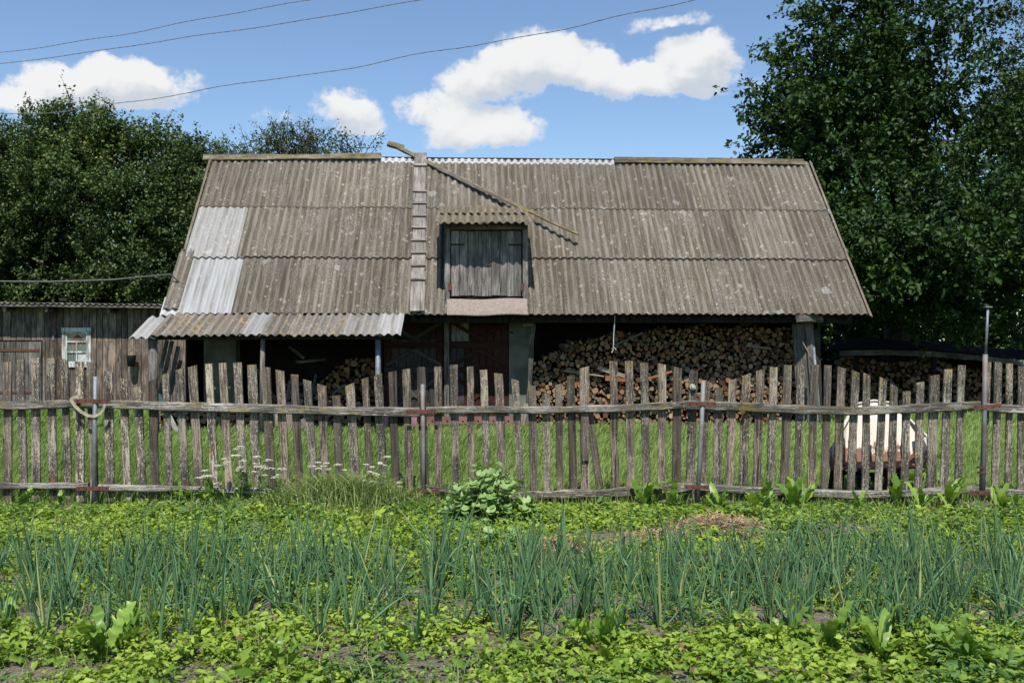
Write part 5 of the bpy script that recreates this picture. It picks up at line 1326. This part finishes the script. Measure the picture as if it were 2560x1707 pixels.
def lawn_grass():
    P_ = []
    for (y0, y1, dens) in ((FD + .12, 12.5, 1500), (12.5, 15.5, 1000), (15.5, 19.6, 620), (19.6, 24.2, 330)):
        ym = (y0 + y1) / 2; half = ym * .56 + 2.0
        n = int((y1 - y0) * 2 * half * dens)
        x = rng.uniform(-half, half, n); y = rng.uniform(y0, y1, n)
        P_.append(np.stack([x, y, np.zeros(n)], 1))
    p = np.concatenate(P_)
    # not inside the barn
    lx = (p[:, 0] - BO.x) * BC + (p[:, 1] - BO.y) * BS; ly = -(p[:, 0] - BO.x) * BS + (p[:, 1] - BO.y) * BC
    keep = ~((lx > XL + .1) & (lx < XR - .3) & (ly > .62)) & ~((lx > XL + .3) & (lx < -2.6) & (ly > .1))
    p = p[keep]; n = len(p)
    clump = vnoise(p[:, 0], p[:, 1], .5, 5); tuft = vnoise(p[:, 0], p[:, 1], 1.7, 6)
    far = np.clip((p[:, 1] - 10) / 12, 0, 1)
    h = rng.uniform(.09, .20, n) * (.65 + .7 * clump) ; w = rng.uniform(.006, .012, n) * (1 + far * 1.4)
    var = np.clip(.15 + .5 * tuft + rng.normal(0, .22, n), 0, .95); var = np.where(rng.random(n) < .03, 1.0, var)
    blades('lawn_grass', 'long meadow grass growing between the fence and the barn', p, h, w, .28, M_['grass'], cat='grass', var=var, wind=(.30, .12))
lawn_grass()

# ------------------------------------------------------------------ weeds covering the garden
BARE = [(1100, 1690, .30, .12), (330, 1545, .16, .1), (410, 1640, .16, .12), (940, 1535, .2, .13), (120, 1702, .5, .12), (455, 1640, .2, .1), (690, 1520, .18, .15), (1450, 1530, .12, .2), (1790, 1310, .42, .13), (2120, 1330, .3, .16), (1920, 1700, .25, .1),
        (1560, 1350, .5, .12), (1400, 1390, .35, .12), (640, 1335, .15, .1), (370, 1335, .15, .08), (2270, 1640, .2, .08), (1240, 1460, .2, .1), (560, 1600, .2, .1), (2440, 1590, .2, .08), (1640, 1600, .16, .08), (820, 1450, .2, .1)]
BARE = [((x - 1280) / F * (F * CH / (y - 853)), F * CH / (y - 853) - (ry * .6 if y < 1500 else 0), rx * (1.1 if y < 1500 else .8), ry * (1.9 if y < 1500 else .9)) for x, y, rx, ry in BARE]
BARE += [(1.82, 8.72, .55, .45), (.95, 8.2, .35, .35), (2.75, 8.6, .3, .35)]
def weed_layer(name, label, n, mat, K, sz, asp, Hr, seed, patch, thr, up=.05, mono=None, zone=None):
    """one species: plants of K leaves, growing in patches"""
    r = np.random.default_rng(seed); n = int(n * 1.24)
    y = 4.35 + (FD - .02 - 4.35) * r.random(n); x = r.uniform(-1, 1, n) * (y * .545 + 1.7)
    keep = r.random(n) < (y * .545 + 1.7) / 7.3
    x, y = x[keep], y[keep]
    cov = vnoise(x, y, patch, seed) * .6 + vnoise(x, y, patch * .35, seed + 1) * .4
    bed = ((y > 5.55) & (y < 7.6)).astype(float)
    bare = np.zeros(len(x))
    for (bx, by, rx, ry) in BARE: bare = np.maximum(bare, 1.0 - ((x - bx) / rx) ** 2 - ((y - by) / ry) ** 2)
    soil = vnoise(x, y, .35, 77) * .6 + vnoise(x, y, .12, 78) * .4       # where the ground stays open for every species
    keep = (cov > thr) & (soil > .20 + bed * .15) & (bare + .25 * (r.random(len(x)) - .5) < .15)
    if zone is not None: keep &= zone(x, y, r)
    x, y, bed = x[keep], y[keep], bed[keep]; n = len(x)
    H = r.uniform(Hr[0], Hr[1], n) * (1 - .3 * bed) * (.55 + .9 * vnoise(x, y, .5, seed + 2))
    fx = 1280 + x / y * F
    near = np.clip((y - (FD - .95)) / .5, 0, 1); clump = np.exp(-((fx - 800) / 330) ** 2)
    H = H * (1 - near * .72 * (1 - clump))
    size = r.lognormal(0, .26, n) * sz * (1 - .12 * bed)
    pi = np.repeat(np.arange(n), K); N = n * K; lev = np.tile(np.arange(K), n) / max(1.0, K - 1.0)
    az = r.uniform(0, 2 * np.pi, N); hd = np.stack([np.cos(az), np.sin(az), np.zeros(N)], 1)
    rr = size[pi] * (.30 + .9 * (1 - lev)) * r.uniform(.3, 1.5, N)
    tilt = np.stack([r.normal(0, .3, n), r.normal(0, .3, n)], 1)[pi]
    base = np.stack([x[pi], y[pi], np.full(N, .03)], 1) + hd * rr[:, None]
    base[:, 2] += H[pi] * (.2 + .8 * lev); base[:, :2] += tilt * H[pi][:, None] * lev[:, None]
    d = hd + np.array([0, 0, 1.0]) * r.normal(up, .38, N)[:, None]
    nm = unit(np.array([0, 0, 1.0]) + r.normal(size=(N, 3)) * .45)
    L = size[pi] * r.uniform(.55, 1.35, N) * (1.15 - .5 * lev)
    v, q = leaf_arrays(base, d, nm, L, L * asp * r.uniform(.8, 1.2, N), fold=.16, droop=.24)
    pv = np.clip(.2 + .6 * vnoise(x, y, .4, seed + 5) + r.normal(0, .16, n), 0, .94)
    var = np.clip(pv[pi] + r.normal(0, .12, N) + .2 * (lev - .5), 0, .94); var = np.where(r.random(N) < .012, 1.0, var)
    tag(mobj(name, fast_mesh(name, v, q, mats=[mat], attr=np.repeat(var, 6))), label, 'weeds', kind='stuff')
    print(name, N)
def weeds():
    weed_layer('weed_cover', 'yellow-green ovate-leaved weeds covering most of the garden soil', 19000, M_['weed'], 9, .044, .66, (.05, .14), 21, .55, .28)
    weed_layer('chickweed_mat', 'fine pale chickweed mats between the larger garden weeds', 14000, M_['weed_pale'], 9, .021, .55, (.03, .09), 121, .7, .40)
    weed_layer('nettle_weeds', 'darker green upright narrow-leaved weeds in patches of the garden', 6500, M_['weed_dark'], 10, .058, .36, (.08, .22), 221, .9, .50, up=.2)
    weed_layer('sorrel_weeds', 'larger broad-leaved seedlings scattered through the garden', 2600, M_['weed'], 6, .072, .52, (.05, .12), 321, .6, .42, up=.45)
    n = 11000; y = rng.uniform(4.4, FD - .1, n); x = rng.uniform(-1, 1, n) * (y * .545 + 1.6); k = vnoise(x, y, .7, 91) > .52; x, y = x[k], y[k]; n = len(x)
    blades('garden_grass', 'thin grass blades coming up through the garden weeds', np.stack([x, y, np.full(n, .03)], 1), rng.uniform(.08, .24, n), rng.uniform(.004, .007, n), .4, M_['tallgrass'], cat='grass', wind=(.05, 0), bend=.8)
    # small fine seedlings that break the soil
    m = 15000; y2 = rng.uniform(4.4, 9.0, m); x2 = rng.uniform(-1, 1, m) * (y2 * .545 + .3)
    k = 4; pi = np.repeat(np.arange(m), k); az = rng.uniform(0, 6.28, m * k); hd = np.stack([np.cos(az), np.sin(az), rng.uniform(.1, .7, m * k)], 1)
    base = np.stack([x2[pi], y2[pi], .035 + rng.uniform(0, .03, m * k)], 1) + hd * .006
    L = rng.uniform(.008, .018, m * k)
    bare = np.zeros(m)
    for (bx, by, rx, ry) in BARE: bare = np.maximum(bare, 1.0 - ((x2 - bx) / rx) ** 2 - ((y2 - by) / ry) ** 2)
    kp = ((bare < .2) & (vnoise(x2, y2, .3, 29) > .35))[pi]
    v, q = leaf_arrays(base[kp], hd[kp], unit(np.array([0, 0, 1.0]) + rng.normal(size=(m * k, 3)) * .4)[kp], L[kp], L[kp] * .6)
    tag(mobj('weed_seedlings', fast_mesh('weed_seedlings', v, q, mats=[M_['weed']], attr=np.repeat(np.clip(rng.normal(.5, .2, kp.sum()), 0, .94), 6))), 'tiny green seedlings scattered over the bare garden soil', 'seedlings', kind='stuff')
weeds()
def ground_point(px, py): D = F * CH / (py - 853); return Vector(((px - 1280) / F * D, D, 0))
def straw():
    pos = []
    for (px, py, rx, ry, n) in ((1790, 1330, .42, .2, 800), (1660, 1365, .35, .12, 350), (1400, 1390, .22, .09, 260), (1860, 1372, .25, .12, 250)):
        c = ground_point(px, py); a = rng.uniform(0, 6.28, n); r_ = np.sqrt(rng.random(n))
        z = .05 + .10 * (1 - r_) + rng.uniform(0, .02, n)
        pos.append(np.stack([c.x + rx * r_ * np.cos(a), c.y + ry * r_ * np.sin(a), z], 1))
    p = np.concatenate(pos); n = len(p); az = rng.uniform(0, 6.28, n); d = np.stack([np.cos(az), np.sin(az), rng.normal(.05, .25, n)], 1)
    L = rng.uniform(.06, .16, n)
    v, q = leaf_arrays(p, d, unit(np.array([0, 0, 1.0]) + rng.normal(size=(n, 3)) * .3), L, np.full(n, .007), fold=.1, droop=.05, w2=.95)
    tag(mobj('straw_mulch', fast_mesh('straw_mulch', v, q, mats=[M_['straw']], attr=np.repeat(rng.random(n), 6))), 'dry reddish straw strewn on the soil in front of the fence', 'straw', kind='stuff')
straw()

# ------------------------------------------------------------------ onions
def onion_leaf(ln, bend, kink=None, r0=.0075):
    n = 8; pts = []; rad = []; p = Vector((0, 0, 0)); a = random.uniform(.02, .10)
    for i in range(n + 1):
        t = i / n; pts.append(p.copy()); rad.append(max(.0009, r0 * (.75 + .5 * math.sin(min(1, t * 2.2) * math.pi / 2)) * (1 - t ** 2.2)))
        a += bend / n * (.4 + 1.4 * t)
        if kink and abs(t - kink) < .07: a += 1.3
        p = p + Vector((math.sin(a), random.uniform(-.05, .05), math.cos(a))) * (ln / n)
    m = MB(); m.tube(pts, rad, 5, caps=False); return m.mesh('leaf', [M_['onion']], smooth=True)
ONL = [onion_leaf(random.uniform(.36, .60), random.choice((.05, .12, .2, .35, .6)), None, random.uniform(.0052, .0084)) for _ in range(16)] + [onion_leaf(.44, .2, k) for k in (.45, .6, .75)] + [onion_leaf(.40, 1.5, None, .006) for _ in range(3)]
def onions():
    spots = []
    for y0 in (5.5, 5.8, 6.1, 6.4, 6.7, 7.0, 7.3):
        half = y0 * .525
        x = -half
        while x < half:
            px = 1280 + x / y0 * F
            # gaps and dense stretches along the rows
            dens = .92 if px > 1250 else .78 if px < 560 else .60
            if y0 < 5.6: dens *= .5 if px < 1300 else .55
            if y0 > 7.0: dens *= .75 if px > 1900 else .45
            if random.random() < dens: spots.append((x + random.uniform(-.04, .04), y0 + random.uniform(-.13, .13)))
            x += random.uniform(.085, .155)
    random.shuffle(spots); spots = spots[:300]
    for (x, y) in spots:
        root = empty('onion_plant', (x, y, .03), random.uniform(0, 6.28), 'blue-green onion plant with upright hollow leaves in the garden bed', 'onion', 'onions growing in the garden bed')
        sc = random.uniform(.78, 1.18)
        k = random.randint(7, 12)
        for i in range(k):
            me = random.choice(ONL[:16]) if random.random() < .86 else random.choice(ONL[16:])
            o = bpy.data.objects.new('leaf', me); a = i * 2.4 + random.uniform(-.4, .4); t = random.uniform(.01, .20) if random.random() < .84 else random.uniform(.3, .85)
            s = sc * random.uniform(.55, 1.1)
            o.rotation_mode = 'ZYX' ; o.matrix_local = Matrix.Rotation(a, 4, 'Z') @ Matrix.Translation((.008, 0, 0)) @ Matrix.Rotation(t, 4, 'Y') @ Matrix.Rotation(random.uniform(-.8, .8), 4, 'Z') @ Matrix.Diagonal((s, s, s, 1))
            link(o, root)
    print('onions', len(spots))
onions()

# ------------------------------------------------------------------ broad-leaved weeds and garden plants
def big_leaf(ln, w, lobes=0, arch=.5, mat=None, petiole=.12, wavy=.0, name='leaf', n=13):
    """a long leaf along +X that arches over; toothed outline when lobes > 0"""
    v = []; f = []; a = arch_a = .9; p = Vector((0, 0, 0)); m = 3
    x = z = 0.0; ang = 1.05
    for i in range(n + 1):
        t = i / n
        tt = max(0, (t - petiole) / (1 - petiole))
        ww = .006 if t <= petiole else w / 2 * (math.sin(math.pi * min(1, tt * .93 + .05)) ** .7) * (1.15 - .3 * tt if lobes == 0 else (.75 + .4 * tt))
        if lobes and t > petiole: ww *= (random.uniform(.85, 1.1) if i % 2 else random.uniform(.5, .7))
        if i == n: ww = .002
        up = .22 * ww + wavy * math.sin(i * 1.9) * ww
        v += [(x, ww, z + up + wavy * .5 * ww * math.cos(i * 2.3)), (x, 0, z), (x, -ww, z + up - wavy * .5 * ww * math.cos(i * 2.1))]
        x += math.cos(ang) * ln / n; z += math.sin(ang) * ln / n; ang -= arch * 2.2 / n * (.5 + t)
    for i in range(n):
        b = i * 3; f += [(b, b + 3, b + 4, b + 1), (b + 1, b + 4, b + 5, b + 2)]
    me = bpy.data.meshes.new(name); me.from_pydata(v, [], f); me.materials.append(mat or M_['broad']); me.polygons.foreach_set('use_smooth', [True] * len(f)); me.update(); return me
def round_leaf(r, mat, name='leaf'):
    """a lobed mallow leaf lying in XY, stalk at the origin"""
    n = 15; v = [(.15 * r, 0, -.0)]; f = []
    for k in range(n + 1):
        a = -2.75 + 5.5 * k / n; rr = r * (.82 + .22 * abs(math.sin(a * 1.75 + .4)) + random.uniform(-.05, .05))
        v.append((.35 * r + rr * math.cos(a) * .9, rr * math.sin(a), .14 * r * math.sin(a * 3) + .10 * rr))
    for k in range(n): f.append((0, k + 1, k + 2))
    me = bpy.data.meshes.new(name); me.from_pydata(v, [], f); me.materials.append(mat); me.polygons.foreach_set('use_smooth', [True] * n); me.update(); return me
LOBED = [big_leaf(random.uniform(.24, .36), random.uniform(.065, .10), 1, random.uniform(.2, .9), wavy=.6, n=19) for _ in range(6)]
ENTIRE = [big_leaf(random.uniform(.26, .40), random.uniform(.07, .11), 0, random.uniform(.1, .6), wavy=.25, petiole=.22) for _ in range(5)]
def rosette(px, py, lib, n, scale, label, cat='weed', spread=(-.15, .6)):
    if py > 1550: scale *= 1.12
    c = ground_point(px, py); root = empty('broadleaf_weed', (c.x, c.y, .03), random.uniform(0, 6.28), label, cat, 'broad-leaved weeds in the garden')
    for i in range(n):
        o = bpy.data.objects.new('leaf', random.choice(lib)); s = scale * .92 * random.uniform(.6, 1.15)
        o.matrix_local = Matrix.Rotation(i * 2.4 + random.uniform(-.3, .3), 4, 'Z') @ Matrix.Rotation(random.uniform(spread[0], spread[1]) - .35, 4, 'Y') @ Matrix.Rotation(random.uniform(-.4, .4), 4, 'X') @ Matrix.Diagonal((s, s, s, 1)); link(o, root)
    return root
def garden_plants():
    rosette(265, 1660, LOBED, 11, 1.15, 'large lobed dandelion-like weed at the bottom left of the garden')
    rosette(350, 1600, LOBED, 7, .9, 'lobed weed just behind the large one at bottom left')
    rosette(1500, 1650, LOBED, 10, 1.05, 'lobed weed standing before the onions right of centre')
    rosette(1960, 1625, ENTIRE, 7, .75, 'broad weed before the onions beside the lobed one at right')
    rosette(2070, 1650, ENTIRE + LOBED, 10, .8, 'broad weed at the front edge of the right onion rows')
    rosette(2200, 1665, ENTIRE, 8, .8, 'broad weed in the lower right garden, near the front')
    rosette(2320, 1640, LOBED, 9, .75, 'lobed weed in the lower right garden behind the front one')
    rosette(2420, 1690, ENTIRE + LOBED, 10, .85, 'broad weed nearest the lower right corner')
    rosette(1290, 1685, LOBED, 6, .6, 'small lobed weed at the bottom centre of the garden')
    rosette(1210, 1700, LOBED, 6, .6, 'small lobed weed beside the bare soil at bottom centre')
    rosette(700, 1690, LOBED, 8, .7, 'lobed weed at the bottom left of centre')
    rosette(30, 1600, ENTIRE, 5, .7, 'broad weed at the left edge before the onions')
    for k, (px, py, lib, n, s, lab) in enumerate(((1610, 1275, ENTIRE, 8, 1.0, 'upright dock weed at the fence foot left of the third pipe post'), (1680, 1272, ENTIRE, 7, .9, 'dock weed at the fence foot beside the third pipe post'), (1800, 1285, ENTIRE, 7, .85, 'dock weed right of the third pipe post'),
            (1900, 1288, ENTIRE, 9, 1.05, 'big dock weed under the fourth bay, left one'), (1985, 1290, ENTIRE, 9, 1.1, 'big dock weed under the fourth bay, middle one'), (2010, 1272, ENTIRE, 6, .9, 'dock weed close to the rail of the fourth bay'), (2150, 1278, ENTIRE, 5, .8, 'small dock weed under the white wheelbarrow'),
            (2245, 1275, ENTIRE, 8, 1.05, 'dock weed under the fourth bay, right one'), (2300, 1285, ENTIRE, 7, 1.0, 'dock weed between the fourth bay and the tall pipe post'), (2370, 1280, ENTIRE, 8, 1.1, 'dock weed left of the tall pipe post'), (2500, 1290, ENTIRE, 7, .95, 'dock weed right of the tall pipe post'), (2545, 1300, LOBED, 6, .9, 'lobed weed at the right edge under the fence'),
            (450, 1272, LOBED, 8, .9, 'leafy weed at the fence foot right of the first pipe post'), (520, 1275, ENTIRE + LOBED, 8, .9, 'leafy weed left of the yarrow'), (590, 1268, ENTIRE, 6, .9, 'dark dock weed under the leftmost yarrow'), (715, 1262, ENTIRE, 7, .9, 'broad weed among the tall grass at the fence'), (970, 1262, LOBED, 7, 1.0, 'sow-thistle-like weed left of the second pipe post'), (1020, 1255, ENTIRE, 6, 1.25, 'tall leafy weed right beside the second pipe post'),
            (60, 1278, LOBED, 7, .85, 'leafy weed at the fence foot near the left edge'), (150, 1280, LOBED, 6, .7, 'small leafy weed at the fence foot left of the first pipe post'))):
        rosette(px, py, lib, n, s, lab, spread=(-.25, .45))
    # burdock-like plant behind the fence near the wheelbarrow
    libb = [round_leaf(random.uniform(.07, .10), M_['broad']) for _ in range(3)]
    def leafy(px, py, lib, n, rx, ry, H, label, cat, name, stem_r=.006, lean=0.0, tiltm=.9, dy=0.0):
        c = ground_point(px, py); c.y += dy; root = empty(name, (c.x, c.y, .0), 0, label, cat); m = MB()
        for i in range(max(4, n // 9)):
            a = random.uniform(0, 6.28); q = random.random() ** .5
            m.tube([(0, 0, 0), (rx * q * math.cos(a) * .5, ry * q * math.sin(a) * .5, H * .5), (rx * q * math.cos(a), ry * q * math.sin(a), H * random.uniform(.7, 1.0) * (1 - .4 * q * q))], [stem_r, stem_r * .8, stem_r * .4], 5)
        m.build('stems', leaf_stem, root)
        for i in range(n):
            o = bpy.data.objects.new('leaf', random.choice(lib)); a = random.uniform(0, 6.28); q = random.random() ** .45; z = H * (1 - q ** 2.2 * .75) * random.uniform(.55, 1.0)
            s = random.uniform(.6, 1.2)
            o.matrix_local = Matrix.Translation((rx * q * math.cos(a), ry * q * math.sin(a), z)) @ Matrix.Rotation(a + random.uniform(-.9, .9), 4, 'Z') @ Matrix.Rotation(random.uniform(-.2, tiltm), 4, 'Y') @ Matrix.Rotation(random.uniform(-.5, .5), 4, 'X') @ Matrix.Diagonal((s, s, s, 1)); link(o, root)
    leaf_stem = plain_mat('green_stem', (.09, .15, .04), .6, bumpk=0)
    mall = [round_leaf(random.uniform(.034, .056), M_['mallow']) for _ in range(6)]
    leafy(1225, 1320, mall, 300, .45, .28, .62, 'bushy pale green mallow plant growing against the fence in the third bay', 'plant', 'mallow_plant')
    leafy(1245, 1390, mall, 60, .28, .18, .24, 'low mallow plant in front of the bushy one', 'plant', 'mallow_plant')
    pot = [round_leaf(random.uniform(.018, .030), M_['potato']) for _ in range(5)]
    leafy(2030, 1385, pot, 260, .34, .24, .30, 'dark green potato plant behind the right onion rows', 'plant', 'potato_plant')
    leafy(1230, 1246, libb, 10, .10, .10, .36, 'dark leafy stem at the fence behind the mallow', 'plant', 'leafy_weed', dy=-.02)
    leafy(2240, 1235, libb, 12, .16, .10, .42, 'burdock growing behind the fence under the wheelbarrow', 'plant', 'burdock_plant')
    leafy(2330, 1228, libb, 12, .18, .10, .50, 'taller burdock growing behind the fence right of the wheelbarrow', 'plant', 'burdock_plant')
    # yarrow
    leafg = [big_leaf(.10, .022, 1, .4, M_['broad'], .05, 0, n=8) for _ in range(2)]
    spots = [(512, 1175, 1262, 'far left'), (525, 1188, 1258, 'low far left'), (600, 1115, 1262, 'tallest left'), (560, 1146, 1260, 'left with pale heads'), (607, 1150, 1266, 'left under the tallest'), (642, 1140, 1262, 'left centre'), (670, 1148, 1266, 'denser left centre'), (660, 1168, 1262, 'lower left centre'), (705, 1170, 1260, 'middle'), (797, 1155, 1258, 'thin middle'), (817, 1157, 1262, 'middle right'), (845, 1160, 1258, 'greenish middle right'),
             (915, 1160, 1264, 'right'), (930, 1166, 1266, 'dense right'), (950, 1156, 1262, 'right by the tallest'), (968, 1140, 1262, 'tallest right'), (1000, 1205, 1262, 'low beside the second pipe post'), (925, 1178, 1258, 'lower right')]
    for (px, py, gy, where) in spots:
        D = FD - .16 - random.uniform(0, .12); t = P(px, py, D); g = Vector((t.x + random.uniform(-.06, .06), D - random.uniform(.0, .08), 0))
        root = empty('yarrow_plant', g, 0, 'white flowering yarrow before the fence, ' + where, 'yarrow', 'yarrow flowering at the fence')
        top = t - g; m = MB(); mid = top * .5 + Vector((random.uniform(-.03, .03), 0, 0))
        m.tube([(0, 0, 0), mid, top], [.004, .0035, .0025], 5); heads = [top] + [top + Vector((random.uniform(-.09, .09), random.uniform(-.03, .03), random.uniform(-.10, -.01))) for _ in range(random.randint(1, 3))]
        for h in heads[1:]: m.tube([mid.lerp(top, .5), h], [.0025, .0018], 4)
        m.build('stem', leaf_stem, root)
        for h in heads:
            fm = MB(); R_ = random.uniform(.026, .048)
            for k in range(34):
                a = random.uniform(0, 6.28); q = R_ * random.random() ** .5; cz = h + Vector((q * math.cos(a), q * math.sin(a), random.uniform(.0, .008) - q * q * 6)); s = random.uniform(.006, .0095)
                fm.add([cz + Vector((s * math.cos(b), s * math.sin(b), 0)) for b in (0, 1.05, 2.1, 3.14, 4.2, 5.24)] + [cz + Vector((0, 0, -.006))], [(0, 1, 2, 3, 4, 5), (0, 6, 1), (1, 6, 2), (2, 6, 3), (3, 6, 4), (4, 6, 5), (5, 6, 0)])
                if k % 5 == 0: fm.add([h + Vector((0, 0, -.03)), cz, cz + Vector((.002, 0, 0))], [(0, 1, 2)])
            fm.build('flower_head', M_['flower'], root)
        for k in range(7):
            o = bpy.data.objects.new('leaf', random.choice(leafg)); f_ = random.uniform(.05, .7)
            o.matrix_local = Matrix.Translation(mid * (2 * f_) if f_ < .5 else mid.lerp(top, f_ * 2 - 1)) @ Matrix.Rotation(random.uniform(0, 6.28), 4, 'Z') @ Matrix.Rotation(random.uniform(-.2, .4), 4, 'Y'); link(o, root)
    # rank grass at the fence
    n = 6500; px = np.where(rng.random(n) < .8, rng.normal(860, 110, n), rng.uniform(480, 1060, n)); y = FD - .05 - np.abs(rng.normal(0, .22, n)); x = (px - 1280) / F * y
    h = rng.uniform(.18, .54, n) * np.exp(-((px - 860) / 230) ** 2); kp = h > .06
    pos = np.stack([x, y, np.full(n, .01)], 1)[kp]; h = h[kp]
    blades('fence_grass', 'tall rank grass tuft growing round the yarrow in front of the fence', pos, h, rng.uniform(.006, .011, len(h)), .38, M_['tallgrass'], cat='grass', wind=(.0, -.1), bend=.9)
    # sparse grass along the rest of the fence foot
    n = 2600; x = rng.uniform(-6, 6, n); y = FD - .02 + rng.normal(0, .10, n); h = rng.uniform(.08, .26, n)
    blades('fence_foot_grass', 'thin grass growing along the foot of the picket fence', np.stack([x, y, np.zeros(n)], 1), h, rng.uniform(.005, .009, n), .3, M_['grass'], cat='grass', wind=(.1, 0), bend=.7)
garden_plants()
